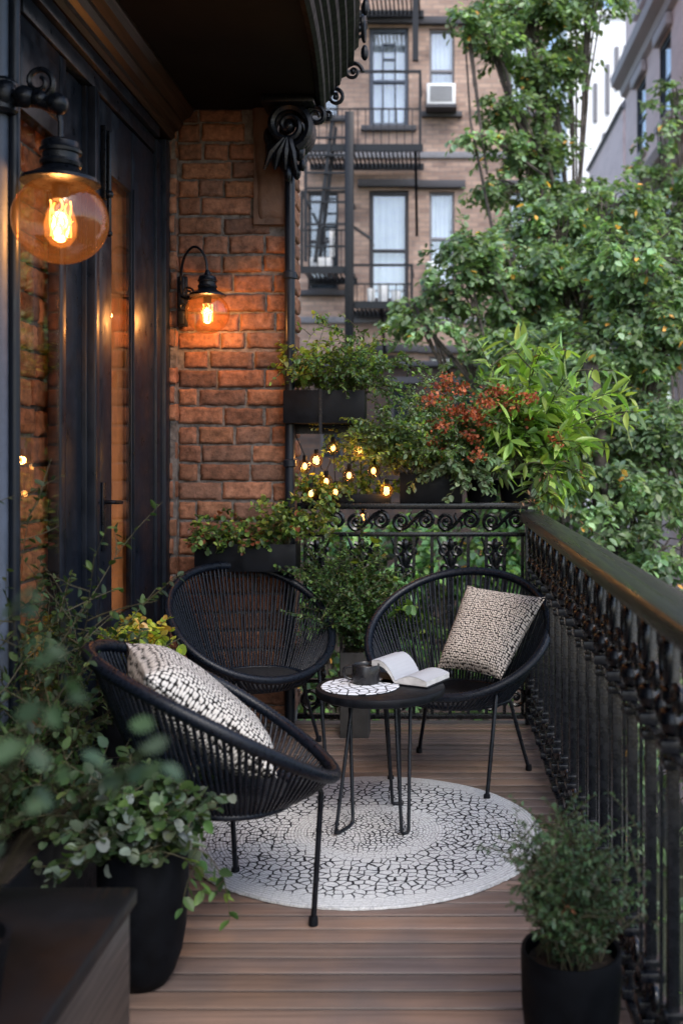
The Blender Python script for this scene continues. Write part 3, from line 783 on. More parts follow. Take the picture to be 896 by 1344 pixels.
# wall surface either side of the doors and the wood cornice over them
hw = thing('house_wall', 'dark painted house wall around the left doorway with brown wood cornice', 'wall', (XW - .1, 2, 0))
MB().box(XW - .23, XW - .04, -1.0, 3.11, -.3, ZC + .5).box(XW - .23, XW - .11, 3.11, YB - .04, 2.99, ZC + .5).build('wall_face', M['frame'], hw, smooth=False)
b = MB(); pr = [(XW - .1, 2.99), (XW + .03, 2.99), (XW + .045, 3.005), (XW + .045, 3.03), (XW + .07, 3.04), (XW + .085, 3.065), (XW + .085, 3.085), (XW + .12, 3.105), (XW + .14, 3.135), (XW + .14, 3.153), (XW - .1, 3.153)]
b.sweep_y(pr, [-1, 1, 3, 5.255]); b.build('cornice', M['cornicewood'], hw, ang=20)

# ------------------------------------------------------------------ lamps
def lantern(name, label, c, r, sgn, plane_post):
    """globe lamp: c = globe centre, r = globe radius"""
    t = thing(name, label, 'wall lamp', (c[0], c[1], c[2]))
    cx, cy, cz = c
    hood = [(r * .80, r * .80), (r * .86, r * .82), (r * .84, r * .90), (r * .62, r * 1.0), (r * .46, r * 1.10), (r * .40, r * 1.16), (r * .44, r * 1.19), (r * .46, r * 1.26), (r * .44, r * 1.31), (r * .40, r * 1.33),
            (r * .40, r * 1.46), (r * .45, r * 1.48), (r * .46, r * 1.55), (r * .42, r * 1.60), (r * .40, r * 1.72), (r * .30, r * 1.78), (r * .05, r * 1.80)]
    MB().lathe(hood, c, 32).build('hood', M['iron'], t, ang=30)
    prof = []
    for i in range(25):
        th = PI * (.02 + .80 * i / 24)
        prof.append((r * 1.04 * math.sin(th) if i else .002, -r * .97 * math.cos(th)))
    MB().lathe(prof, c, 40, cap=False).build('glass_globe', M['globe'], t, ang=80)
    # bulb socket and a looped filament
    MB().lathe([(r * .17, r * .45), (r * .19, r * .5), (r * .19, r * .78), (r * .12, r * .82)], c, 16).build('socket', M['iron'], t)
    q = MB(); k = 60
    for w in range(5):
        a = 2 * PI * w / 5
        rr = r * .22
        q.tube([(cx + rr * math.cos(a + .25 * math.sin(i)), cy + rr * math.sin(a + .25 * math.sin(i)), cz + r * (.42 - .80 * i / 9)) for i in range(10)], r * .020, 6)
    q.tube(spiral((cx, cy, cz - r * .05), r * .10, r * .10, 0, 1, 12, 'xz'), r * .018, 5)
    q.build('filament', M['filament'], t)
    # teardrop bulb glass
    bp = [(.002, -r * .62), (r * .2, -r * .56), (r * .34, -r * .36), (r * .36, -r * .1), (r * .3, r * .15), (r * .2, r * .38), (r * .17, r * .5)]
    MB().lathe(bp, c, 24, cap=False).build('bulb', M['globe'], t, ang=80)
    return t


L1 = Vector((-1.088, 3.0, 2.075)); r1 = .130
t = lantern('hanging_lantern', 'large amber globe lantern hanging from the dark post at upper left', L1, r1, 1, 0)
q = MB(); top = L1 + Vector((0, 0, r1 * 1.8))
q.tube([top, top + Vector((0, 0, .05)), top + Vector((-.01, 0, .09))], .008, 8)
q.tube([top + Vector((-.01, 0, .09)), top + Vector((-.06, 0, .115)), top + Vector((-.11, 0, .115)), top + Vector((-.17, 0, .11))], [.022, .024, .020, .018], 10)
q.sphere(top + Vector((-.005, -.01, .10)), .032, 12, 8); q.sphere(top + Vector((-.06, -.005, .115)), .027, 12, 8); q.sphere(top + Vector((-.10, -.01, .12)), .032, 12, 8)
q.tube(spiral(top + Vector((-.06, -.005, .165)), .045, .012, -1.2, 1.4, 30, 'xz'), [.010 - .004 * i / 30 for i in range(31)], 6)
q.build('arm', M['iron'], t)
q = MB().sphere(top + Vector((-.16, 0, .13)), .044, 14, 10, (.8, 1, 1.2)); q.lathe([(.042, -.05), (.05, -.04), (.05, .04), (.042, .05)], top + Vector((-.178, .01, .125)), 18); q.build('bracket', M['iron'], t)
lamp('lantern_light', L1 + Vector((0, 0, -.01)), 14, (1.0, .50, .19), .03, t)

po = thing('steel_post', 'dark blue grey ribbed post at the left edge carrying the lantern', 'post', (-1.235, 3.02, 0))
q = MB(); q.tube([(-1.273, 3.02, 0), (-1.273, 3.02, 1.5), (-1.273, 3.02, 3.15)], .026, 16); q.build('post', M['blueframe'], po)
q = MB(); q.tube([(-1.233, 3.03, 0), (-1.233, 3.03, 1.5), (-1.233, 3.03, 3.15)], .016, 12); q.build('conduit', M['frame'], po)
q = MB(); q.box(-1.36, -1.29, 2.985, 3.06, 0, 3.149); q.build('back_plate', M['frame'], po, bevel=.004)

L2 = Vector((-1.125, 5.09, 2.088)); r2 = .104
t = lantern('wall_sconce', 'small amber globe sconce on gooseneck arm mounted on the brick wall', L2, r2, 1, 0)
px, pz = -1.285, 2.22
q = MB().box(px - .016, px + .016, 5.215, 5.252, pz - .17, pz + .07); q.box(px - .026, px + .026, 5.236, 5.256, pz - .18, pz + .075); q.build('back_plate', M['iron'], t, bevel=.005)
q = MB(); top = L2 + Vector((0, 0, r2 * 1.75))
pts = [(px, 5.22, pz - .02), (px + .004, 5.19, pz + .06), (px + .03, 5.15, pz + .15), (px + .08, 5.11, pz + .195), (px + .12, 5.095, pz + .185), (top.x - .008, 5.09, pz + .13), (top.x, 5.09, top.z - .01)]
P = [Vector(p) for p in pts]; fine = []
for i in range(len(P) - 1):
    a = P[max(i - 1, 0)]; bb = P[i]; c = P[i + 1]; d = P[min(i + 2, len(P) - 1)]
    for k in range(6):
        s = k / 6; fine.append(0.5 * ((2 * bb) + (c - a) * s + (2 * a - 5 * bb + 4 * c - d) * s * s + (3 * bb - a - 3 * c + d) * s ** 3))
fine.append(P[-1]); q.tube(fine, .0065, 8); q.lathe([(.02, -.03), (.022, -.01), (.014, .02), (.008, .03)], top, 14)
q.build('gooseneck', M['iron'], t)
q = MB(); q.tube([(px, 5.22, pz - .03), (px + .03, 5.19, pz - .045), (px + .07, 5.15, pz - .05), (L2.x - .03, 5.10, pz - .045)], .007, 8)
q.tube(spiral((px + .045, 5.17, pz - .02), .03, .008, 0, 1.4, 24, 'xz'), .0055, 6); q.tube(spiral((px + .02, 5.19, pz - .085), .025, .008, 1, 1.4, 24, 'xz', -1), .005, 6)
q.build('scroll_brace', M['iron'], t)
lamp('sconce_light', L2 + Vector((0, 0, -.01)), 11.5, (1.0, .50, .19), .03, t)

# ------------------------------------------------------------------ railings
ra = thing('side_railing', 'ornate black cast iron railing with dark wooden handrail along the right side', 'railing', (XR, 3.2, 0))
hp = [(.425, 1.055), (.425, 1.085), (.430, 1.096), (.442, 1.101), (.525, 1.101), (.537, 1.096), (.542, 1.085), (.542, 1.055)]
b = MB(); b.sweep_y(hp + [(.425, 1.055)], [-1 + .32 * i for i in range(20)] + [5.40]); b.build('handrail', M['handrail'], ra, ang=25)
MB().box(.462, .512, -1, 5.36, 1.034, 1.053).build('top_rail', M['railiron'], ra, bevel=.003)
MB().box(.468, .506, -1, 5.36, .028, .046).build('bottom_rail', M['railiron'], ra, bevel=.003)
MB().box(.478, .496, -1, 5.36, .772, .786).build('middle_rail', M['railiron'], ra, bevel=.002)
cast = [(.010, .0), (.010, .05), (.024, .055), (.024, .085), (.014, .09), (.013, .105), (.026, .112), (.030, .125), (.026, .138), (.013, .145), (.012, .17), (.024, .176), (.024, .206), (.015, .212), (.012, .235),
        (.021, .243), (.023, .253), (.019, .262), (.0125, .272), (.0125, .715), (.02, .722), (.023, .732), (.02, .742), (.012, .75), (.012, .772), (.022, .778), (.026, .792), (.022, .806), (.013, .812), (.013, .826),
        (.025, .838), (.030, .856), (.025, .874), (.013, .884), (.012, .905), (.020, .915), (.022, .935), (.018, .975), (.012, 1.005), (.010, 1.035)]
pr_me = None; ny = 0; yb = 1.02
first = {}
while yb < 5.3:
    kind = 'cast' if ny % 2 == 0 else 'flat'
    if kind not in first:
        q = MB()
        if kind == 'cast':
            cx_ = XR - .013
            q.box(cx_ - .013, cx_ + .013, yb - .011, yb + .011, .05, 1.032)
            for z, hw_, hh in ((.062, .030, .013), (.112, .024, .008), (.150, .033, .013), (.215, .028, .011), (.245, .022, .008), (.762, .024, .010), (.800, .031, .013)):
                q.box(cx_ - hw_, cx_ + hw_, yb - hw_, yb + hw_, z - hh, z + hh)
            q.lathe([(.014, -.032), (.026, -.022), (.033, 0), (.026, .022), (.014, .032)], (cx_, yb, .848), 12)
            q.lathe([(.014, -.02), (.024, -.012), (.026, 0), (.024, .012), (.014, .02)], (cx_, yb, .902), 12)
            q.tube([(cx_ - .016, yb + .030 * math.sin(2 * PI * k / 20), .975 + .048 * math.cos(2 * PI * k / 20)) for k in range(20)], .010, 8, closed=True)
            for z, rr in ((.90, .034), (.185, .030)):
                for sg in (-1, 1):
                    q.tube(spiral((cx_ - .004, yb + sg * .058, z), rr, rr * .30, 0 if sg < 0 else PI, 1.4, 22, 'yz', -sg), [.0105 - .004 * k / 22 for k in range(23)], 6)
                    q.sphere((cx_ - .004, yb + sg * .058, z), .0135, 8, 6)
        else:
            q.box(XR - .017, XR - .009, yb - .004, yb + .004, .03, 1.035)
            for z in (.15, .85):
                q.lathe([(.005, -.028), (.014, -.02), (.019, 0), (.014, .02), (.005, .028)], (XR - .013, yb, z), 10)
            q.tube(spiral((XR - .014, yb, 1.0), .022, .022, 0, 1, 18, 'yz'), .006, 6)
        o = q.build('baluster', M['railiron'], ra, bevel=(.004 if kind == 'cast' else 0)); first[kind] = (o, yb)
    else:
        o0, y0 = first[kind]; o = o0.copy(); COL.objects.link(o); o.parent = ra; o.location = o0.location + Vector((0, yb - y0, 0))
    yb += .112; ny += 1

rb = thing('end_railing', 'black wrought iron railing with scrollwork across the far end', 'railing', (-.1, 5.36, 0))
YE = 5.36
MB().box(-.72, .47, YE - .03, YE + .03, 1.112, 1.146).build('top_rail', M['railiron'], rb, bevel=.005)
MB().box(-.72, .47, YE - .016, YE + .016, .970, .992).build('middle_rail', M['railiron'], rb, bevel=.003)
MB().box(-.72, .47, YE - .016, YE + .016, .215, .235).build('lower_rail', M['railiron'], rb, bevel=.003)
MB().box(-.72, .47, YE - .02, YE + .02, .03, .055).build('bottom_rail', M['railiron'], rb, bevel=.003)
proto = None
for i in range(13):
    x = -.68 + i * .0935
    if proto is None:
        q = MB().box(x - .0085, x + .0085, YE - .0085, YE + .0085, .05, .975)
        q.lathe([(.01, -.02), (.018, -.012), (.018, .012), (.01, .02)], (x, YE, .60), 8); q.lathe([(.01, -.02), (.016, -.012), (.016, .012), (.01, .02)], (x, YE, .26), 8)
        proto = (q.build('baluster', M['railiron'], rb), x)
    else:
        o = proto[0].copy(); COL.objects.link(o); o.parent = rb; o.location = proto[0].location + Vector((x - proto[1], 0, 0))
for z0, s in ((1.052, 1), (.135, 1.25)):
    proto = None
    for i in range(5):
        x = -.585 + i * .232
        if proto is None:
            q = MB(); r0 = .044 * s
            q.tube(spiral((x - .062, YE, z0 - .004), r0, .010, -PI / 2, 1.55, 36, 'xz', -1), [.0125 - .005 * k / 36 for k in range(37)], 6)
            q.tube(spiral((x + .062, YE, z0 + .004), r0, .010, PI / 2, 1.55, 36, 'xz', -1), [.0125 - .005 * k / 36 for k in range(37)], 6)
            q.tube([(x - .062, YE, z0 - .004 - r0), (x - .03, YE, z0 - r0 * .7), (x, YE, z0), (x + .03, YE, z0 + r0 * .7), (x + .062, YE, z0 + .004 + r0)], .011, 6)
            for sg in (-1, 1):
                q.sphere((x + sg * .062, YE, z0), .014, 8, 6)
                q.tube([(x + sg * .01, YE, z0 - sg * .002), (x + sg * .02, YE, z0 - sg * .022), (x + sg * .012, YE, z0 - sg * .042)], [.009, .008, .003], 6)
            proto = (q.build('scroll', M['railiron'], rb), x)
        else:
            o = proto[0].copy(); COL.objects.link(o); o.parent = rb; o.location = proto[0].location + Vector((x - proto[1], 0, 0))
proto = None
for x in (-.62, -.39, -.165, .07, .30):
    if proto is None:
        q = MB()
        for sg in (-1, 1):
            q.tube(spiral((x + sg * .036, YE, .90), .036, .008, PI / 2, 1.3, 26, 'xz', sg), [.0125 - .005 * k / 26 for k in range(27)], 6)
            q.tube(spiral((x + sg * .030, YE, .80), .030, .008, -PI / 2, 1.2, 26, 'xz', -sg), [.0115 - .004 * k / 26 for k in range(27)], 6)
            q.tube([(x, YE, .74), (x + sg * .02, YE, .84), (x + sg * .055, YE, .93), (x + sg * .07, YE, .965)], [.011, .011, .009, .006], 6)
        q.sphere((x, YE, .85), .018, 8, 6, (1, 1, 2.4)); q.sphere((x, YE, .93), .02, 8, 6, (1, 1, 1.6))
        proto = (q.build('palmette', M['railiron'], rb), x)
    else:
        o = proto[0].copy(); COL.objects.link(o); o.parent = rb; o.location = proto[0].location + Vector((x - proto[1], 0, 0))
b = MB().box(.455, .505, 5.335, 5.385, 0, 1.11); b.lathe([(.026, 0), (.036, .01), (.036, .03), (.026, .04)], (.48, 5.36, .28), 12); b.build('corner_post', M['railiron'], rb, bevel=.003)

# ------------------------------------------------------------------ rug
b = MB(); n = 220; vs = []
rnd = random.Random(9)
for ring, (rr, z) in enumerate([(.6, .0125), (.99, .0125), (1.0, .009), (1.0, .002)]):
    for j in range(n):
        a = 2 * PI * j / n; e = 1 + (.006 * mnoise.noise(Vector((math.cos(a) * 5, math.sin(a) * 5, 1))) + .004 * math.sin(a * 95) * rnd.random() if ring else 0)
        vs.append((.645 * rr * e * math.cos(a), .645 * rr * e * math.sin(a), z))
fs = [(r * n + (j + 1) % n, r * n + j, (r + 1) * n + j, (r + 1) * n + (j + 1) % n) for r in range(3) for j in range(n)] + [tuple(range(n))]
b.add(vs, fs); o = b.build('round_rug', M['rug'], local=True, ang=60); o.location = (-.258, 3.813, .0); tag(o, 'round white rug with black crackle pattern on the deck', 'rug')

# ------------------------------------------------------------------ chairs
def make_chair(label, loc, yaw, feet, group, geo=(.405, .852, .392, .58, -.031, .012)):
    """feet: (x, forward) in the chair's own axes, local front = -y"""
    t = thing('rope_chair', label, 'chair', (loc[0], loc[1], 0), yaw, group)
    a, zb, zf, D, egg, sad = geo
    rim = []; n = 150; sz = zf - .040
    for i in range(n):
        th = 2 * PI * i / n; s, c = math.sin(th), math.cos(th)
        rim.append(Vector((c * a * (1 + egg * s), s * D / 2, (zb + zf) / 2 + s * (zb - zf) / 2 + .0 + sad * c * c)))
    def ring_at(P, th):
        f = (th / (2 * PI) * n) % n; i = int(f); return P[i % n].lerp(P[(i + 1) % n], f - i)
    seat = [Vector((.245 * math.cos(2 * PI * i / n), -.035 + .205 * math.sin(2 * PI * i / n), sz + .012 * math.sin(2 * PI * i / n))) for i in range(n)]
    # rim wound with cord: fine ridges along the tube
    K = 360; pts = [ring_at(rim, 2 * PI * i / K) for i in range(K)]
    MB().tube(pts, [.0185 + (.0020 if i % 2 else -.0010) for i in range(K)], 10, closed=True).build('rim', M['cord'], t, local=True, ang=80)
    MB().tube(seat, .011, 8, closed=True).build('seat_ring', M['cord'], t, local=True, ang=80)
    w = MB(); m = 108
    for i in range(m):
        th = 2 * PI * (i + .5) / m + random.uniform(-.006, .006)
        p0 = ring_at(rim, th); p1 = ring_at(seat, th + random.uniform(-.01, .01))
        mid = p0.lerp(p1, .55) + Vector((0, 0, -.012 - .03 * (p0 - p1).length))
        w.tube([p0, p0.lerp(mid, .5) + Vector((0, 0, -.004)), mid, mid.lerp(p1, .5) + Vector((0, 0, -.004)), p1], .0053, 6, cap=False)
    w.build('cord_weave', M['cord'], t, local=True, ang=80)
    # seat pad
    b = MB(); vs = [(0, -.035, sz + .014)]; k = 48
    for ring, (f, z) in enumerate([(.5, sz + .013), (.9, sz + .010), (.99, sz), (.97, sz - .014)]):
        vs += [(f * .238 * math.cos(2 * PI * i / k), -.035 + f * .198 * math.sin(2 * PI * i / k), z + .012 * math.sin(2 * PI * i / k) * f) for i in range(k)]
    fs = [(0, 1 + i, 1 + (i + 1) % k) for i in range(k)] + [(1 + r * k + i, 1 + (r + 1) * k + i, 1 + (r + 1) * k + (i + 1) % k, 1 + r * k + (i + 1) % k) for r in range(3) for i in range(k)]
    fs.append(tuple(1 + 3 * k + i for i in range(k - 1, -1, -1)))
    b.add(vs, fs); b.build('seat', M['seat'], t, local=True, ang=50)
    # legs: bent rod from under the rim / ring to the deck, with a plastic foot
    for (fx, fw) in feet:
        foot = Vector((fx, -fw, 0)); ang_ = math.atan2(foot.y + .035, foot.x)
        if fw > .1: tp = ring_at(rim, ang_ % (2 * PI)) * 1.0; tp = tp.lerp(Vector((0, -.035, tp.z)), .10) + Vector((0, 0, -.018)); q2 = seat
        else: tp = ring_at(seat, ang_ % (2 * PI)) + Vector((0, 0, -.012))
        inn = ring_at(seat, ang_ % (2 * PI)) + Vector((0, 0, -.014))
        kn = foot.lerp(Vector((tp.x, tp.y, 0)), .9); kn.z = tp.z - .035
        q = MB(); P = [inn, inn.lerp(tp, .6) + Vector((0, 0, -.004)), inn.lerp(tp, .92) + Vector((0, 0, -.006)), kn, kn.lerp(foot, .5), foot + Vector((0, 0, .01))] if fw > .1 else [inn, inn.lerp(foot, .08), inn.lerp(foot, .5), foot + Vector((0, 0, .01))]
        q.tube(P, .0085, 10)
        lg = q.build('leg', M['iron'], t, local=True, ang=80)
        MB().lathe([(.009, .028), (.013, .026), (.0145, .012), (.0145, .002), (.012, .0)], foot, 14).build('rubber_foot', M['black'], lg, local=True)
    return t


grp = None
c1 = make_chair('empty black rope chair standing against the brick wall', (-.861, 4.836), .746, [(.20, .30), (-.20, .30), (.345, .05), (-.26, -.17)], grp)
c2 = make_chair('black rope chair by the right railing holding the beige knit pillow', (.092, 4.545), -.361, [(.233, .308), (.282, -.138), (-.27, -.22), (-.225, .22)], grp)
c3 = make_chair('nearest black rope chair seen from its side holding the white and black pillow', (-.663, 3.087), 1.87, [(-.10, .28), (.34, .10), (-.12, -.20), (.22, -.22)], grp, (.385, .83, .434, .71, -.048, .028))


def pillow(name, label, corners, thick, m, puff=.55, bulge=None):
    """corners: bl, br, tr, tl in the world; front face towards -normal of the patch"""
    bl, br, tr, tl = [Vector(c) for c in corners]
    nn = ((br - bl).cross(tl - bl)).normalized(); n = 26
    b = MB(); uv = []
    for side in (1, -1):
        vs = []
        for j in range(n + 1):
            for i in range(n + 1):
                u, v = i / n, j / n; x, y = 2 * u - 1, 2 * v - 1
                p = bl.lerp(br, u).lerp(tl.lerp(tr, u), v)
                cen = (bl + br + tr + tl) / 4
                pin = .045 * ((1 - x * x) * abs(y) ** 3 + (1 - y * y) * abs(x) ** 3)     # edges pulled in between the corners
                p = p.lerp(cen, pin * 1.6)
                h = max(0, (1 - x ** 4) * (1 - y ** 4)) ** puff * thick / 2
                h *= 1 + .12 * mnoise.noise(Vector((x * 1.7, y * 1.7, side * 3.1)))
                p = p + nn * h * side
                p.z += -.02 * (1 - y * y) * (1 - abs(x)) * 0
                vs.append(p); uv.append((u, v))
        W = n + 1
        if side == 1: fs = [(j * W + i, j * W + i + 1, (j + 1) * W + i + 1, (j + 1) * W + i) for j in range(n) for i in range(n)]
        else: fs = [(j * W + i, (j + 1) * W + i, (j + 1) * W + i + 1, j * W + i + 1) for j in range(n) for i in range(n)]
        b.add(vs, fs)
    b.uv = uv
    o = b.build(name, m, ang=80)
    return tag(o, label, 'pillow')


pillow('throw_pillow', 'beige and black knit pillow leaning in the right rope chair',
       [at(573, 876, 4.46), at(657, 892, 4.30), at(716, 784, 4.50), at(613, 768, 4.68)], .15, M['knit_light'])
def chair3(x, f, z):
    yaw = 1.87; return Vector((-.663 + math.cos(yaw) * x + math.sin(yaw) * f, 3.087 + math.sin(yaw) * x - math.cos(yaw) * f, z))
pillow('throw_pillow', 'white and black woven pillow lying in the nearest rope chair',
       [chair3(-.19, .16, .475), chair3(.21, .14, .46), chair3(.19, -.25, .815), chair3(-.18, -.20, .785)], .18, M['knit_bw'])

# ------------------------------------------------------------------ table and what is on it
TX, TY, TZ = -.215, 3.955, .515
t = thing('side_table', 'small round black side table with hairpin legs on the rug', 'table', (TX, TY, 0.0125))
MB().lathe([(.02, TZ - .034), (.235, TZ - .034), (.243, TZ - .030), (.246, TZ - .02), (.246, TZ - .008), (.243, TZ - .002), (.236, TZ), (.02, TZ)], (TX, TY, 0), 72).build('tabletop', M['black'], t, ang=30)
for (fa, fb, ta, tb) in [((-.366, 3.752), (-.312, 3.86), (-.315, 3.90), (-.335, 3.985)), ((-.128, 3.762), (-.103, 3.775), (-.155, 3.86), (-.10, 3.93)), ((-.175, 4.08), (-.145, 4.09), (-.20, 4.05), (-.15, 4.06))]:
    z = .022
    A = Vector((*ta, TZ - .034)); B = Vector((*tb, TZ - .034)); Fa = Vector((*fa, z)); Fb = Vector((*fb, z)); mid = (Fa + Fb) / 2
    q = MB(); q.tube([A, A.lerp(Fa, .5), A.lerp(Fa, .93), Fa + Vector((0, 0, .004)), mid.lerp(Fa, .5) - Vector((0, 0, .003)), mid - Vector((0, 0, .003)), mid.lerp(Fb, .5) - Vector((0, 0, .003)), Fb + Vector((0, 0, .004)), B.lerp(Fb, .93), B.lerp(Fb, .5), B], .0068, 10)
    q.box(min(A.x, B.x) - .02, max(A.x, B.x) + .02, min(A.y, B.y) - .02, max(A.y, B.y) + .02, TZ - .038, TZ - .0335)
    q.build('hairpin_leg', M['iron'], t, ang=60)
b = MB(); b.lathe([(.001, .0), (.146, 0), (.148, .002), (.146, .004), (.001, .004)], (0, 0, 0), 60); o = b.build('placemat', M['placemat'], local=True); o.location = (-.290, 3.93, TZ + .001)
tag(o, 'white lacy round placemat under the mug', 'placemat')
mc = Vector((-.272, 3.975, TZ + .0055))
t = thing('coffee_mug', 'low black coffee mug on the small round table', 'mug', mc)
MB().lathe([(.001, 0), (.047, .0), (.052, .004), (.053, .02), (.053, .068), (.0515, .0705), (.0495, .068), (.0495, .055), (.001, .055)], mc, 40).build('cup', M['mug'], t, ang=40)
MB().lathe([(.001, .0), (.0488, .0)], mc + Vector((0, 0, .058)), 32, cap=False).build('coffee', M['coffee'], t)
q = MB(); q.tube([mc + Vector((-.048, 0, .060)), mc + Vector((-.068, 0, .063)), mc + Vector((-.082, 0, .055)), mc + Vector((-.086, 0, .040)), mc + Vector((-.078, 0, .022)), mc + Vector((-.062, 0, .014)), mc + Vector((-.048, 0, .014))], .0058, 10); q.build('handle', M['mug'], t)

# open book: pages rise to a fanned hump on the left, slope down to the right
t = thing('open_book', 'open book with printed pages lying on the small round table', 'book', (-.12, 4.05, TZ))
yaw = R(-28); ex = Vector((math.cos(yaw), math.sin(yaw), 0)); ey = Vector((-math.sin(yaw), math.cos(yaw), 0)); bc = Vector((-.115, 4.045, TZ + .004))
def bk(x, y, z): return bc + ex * x + ey * y + Vector((0, 0, z))
def leafpatch(fx, fz, x_n, y0, y1, name, m, thickness):
    b = MB(); uv = []; vs = []
    for j in range(7):
        for i in range(x_n + 1):
            u = i / x_n; yv = y0 + (y1 - y0) * j / 6; vs.append(bk(fx(u), yv, fz(u))); uv.append((u, j / 6))
    W = x_n + 1; b.add(vs, [(j * W + i, j * W + i + 1, (j + 1) * W + i + 1, (j + 1) * W + i) for j in range(6) for i in range(x_n)]); b.uv = uv
    return b.build(name, m, t, ang=80)
fl = lambda u: -.105 * u ** 1.15; fzl = lambda u: .012 + .072 * math.sin(min(1, u * 1.1) * PI * .60)
frx = lambda u: .135 * u; fzr = lambda u: .012 + .030 * math.sin(u * PI * .8) * (1 - u * .35) - .002 * u
leafpatch(lambda u: fl(1 - u), lambda u: fzl(1 - u), 18, -.095, .095, 'page', M['page'], 0)
leafpatch(frx, fzr, 18, -.095, .095, 'page', M['page'], 0)
def block(fx, fz, name, bott):
    b = MB(); k = 18; vs = []
    for y in (-.094, .094):
        for i in range(k + 1):
            u = i / k; vs.append(bk(fx(u), y, fz(u) - .0012))
        for i in range(k, -1, -1):
            u = i / k; vs.append(bk(fx(u), y, bott(u)))
    n = 2 * (k + 1); b.add(vs, [tuple(range(n - 1, -1, -1)), tuple(range(n, 2 * n))] + [(i, (i + 1) % n, n + (i + 1) % n, n + i) for i in range(n)])
    return b.build(name, M['pageedge'], t, ang=40)
block(fl, fzl, 'page_block', lambda u: max(.002, fzl(u) - .022)); block(frx, fzr, 'page_block', lambda u: .002)
b = MB(); b.add([bk(x, y, z) for z in (-.003, .001) for y in (-.10, .10) for x in (-.08, .142)], [(0, 2, 3, 1), (4, 5, 7, 6), (0, 1, 5, 4), (2, 6, 7, 3), (0, 4, 6, 2), (1, 3, 7, 5)]); b.build('cover', M['black'], t)

# ================================================================== PLANTS ON THE BALCONY
def trough(parent, x0, x1, y0, y1, z0, z1, m, wall=.008, bev=.004, name='trough'):
    b = MB()
    b.box(x0, x1, y0, y0 + wall, z0, z1).box(x0, x1, y1 - wall, y1, z0, z1).box(x0, x0 + wall, y0 + wall + .0005, y1 - wall - .0005, z0, z1 - .0006).box(x1 - wall, x1, y0 + wall + .0005, y1 - wall - .0005, z0, z1 - .0006)
    b.box(x0 + wall, x1 - wall, y0 + wall, y1 - wall, z0, z0 + .008)
    o = b.build(name, m, parent, bevel=0.0015)
    s = MB(); nx, ny = max(4, int((x1 - x0) / .03)), max(4, int((y1 - y0) / .03)); vs = []
    for j in range(ny + 1):
        for i in range(nx + 1):
            x = x0 + wall + (x1 - x0 - 2 * wall) * i / nx; y = y0 + wall + (y1 - y0 - 2 * wall) * j / ny
            vs.append((x, y, z1 - .025 + .012 * mnoise.noise(Vector((x * 30, y * 30, 0)))))
    W = nx + 1; s.add(vs, [(j * W + i, j * W + i + 1, (j + 1) * W + i + 1, (j + 1) * W + i) for j in range(ny) for i in range(nx)])
    s.build('soil', M['soil'], parent)
    return o


def round_pot(parent, c, prof, m, soil_z, soil_r):
    MB().lathe(prof, c, 48).build('pot', m, parent, ang=40)
    s = MB(); k = 24; vs = [(c[0], c[1], c[2] + soil_z + .01)]
    for r in (.35, .7, 1): vs += [(c[0] + soil_r * r * math.cos(2 * PI * i / k), c[1] + soil_r * r * math.sin(2 * PI * i / k), c[2] + soil_z + .01 * mnoise.noise(Vector((i * .9, r * 9, 0)))) for i in range(k)]
    fs = [(0, 1 + i, 1 + (i + 1) % k) for i in range(k)] + [(1 + q * k + i, 1 + (q + 1) * k + i, 1 + (q + 1) * k + (i + 1) % k, 1 + q * k + (i + 1) % k) for q in range(2) for i in range(k)]
    s.add(vs, fs); s.build('soil', M['soil'], parent)


def line_pts(x0, x1, y, z, n=14): return [(x0 + (x1 - x0) * i / (n - 1), y + random.uniform(-.03, .03), z) for i in range(n)]


# window-box bracketed to the downpipe, upper
t = thing('planter_box', 'black planter box of lime green sprigs bracketed beside the downpipe', 'planter', (-.56, 5.24, 1.55))
trough(t, -.765, -.36, 5.16, 5.34, 1.55, 1.715, M['black'])
q = MB(); q.box(-.74, -.40, 5.342, 5.352, 1.50, 1.56); q.box(-.585, -.57, 5.15, 5.159, 1.50, 1.72); q.tube([(-.74, 5.25, 1.545), (-.55, 5.2, 1.53), (-.42, 5.25, 1.545)], .006, 6); q.build('bracket', M['iron'], t)
bush(t, line_pts(-.74, -.40, 5.25, 1.70), 34, (.16, .34), (.1, .6), .25, 75, .030, .72, G_LIME + [(.10, .13, .03)], shape='round', twigs=3, bias=(.05, -.05, 0), start=.15, m='leaf_bright')
bush(t, line_pts(-.58, -.36, 5.22, 1.70), 40, (.22, .50), (.3, .9), .75, 85, .024, .6, G_MID + G_LIME[:1], shape='oval', twigs=3, bias=(.45, -.1, 0), name='foliage', start=.05)
# two long sprays reaching up
bush(t, [(-.66, 5.24, 1.7), (-.45, 5.24, 1.7)], 5, (.38, .46), (.15, .4), .3, 45, .034, .6, G_LIME, shape='oval', twigs=1, m='leaf_bright', name='foliage', start=.4, bias=(.15, 0, 0))

# box on the wall, lower
t = thing('planter_box', 'black planter box of small reddish green leaves on the brick wall', 'planter', (-.93, 5.16, .83))
trough(t, -1.185, -.69, 5.07, 5.255, .82, .955, M['black'])
bush(t, line_pts(-1.16, -.72, 5.13, .94), 46, (.10, .27), (.3, 1.0), .7, 95, .026, .8, G_MID + G_LIME[:2] + [(.16, .05, .025), (.06, .11, .03)], shape='round', twigs=3, bias=(0, -.25, 0), start=.1)
bush(t, line_pts(-.85, -.62, 5.12, .94, 8), 16, (.2, .36), (.2, .7), .35, 80, .028, .75, G_MID + G_LIME, shape='round', twigs=3, bias=(.25, -.1, 0), name='foliage')

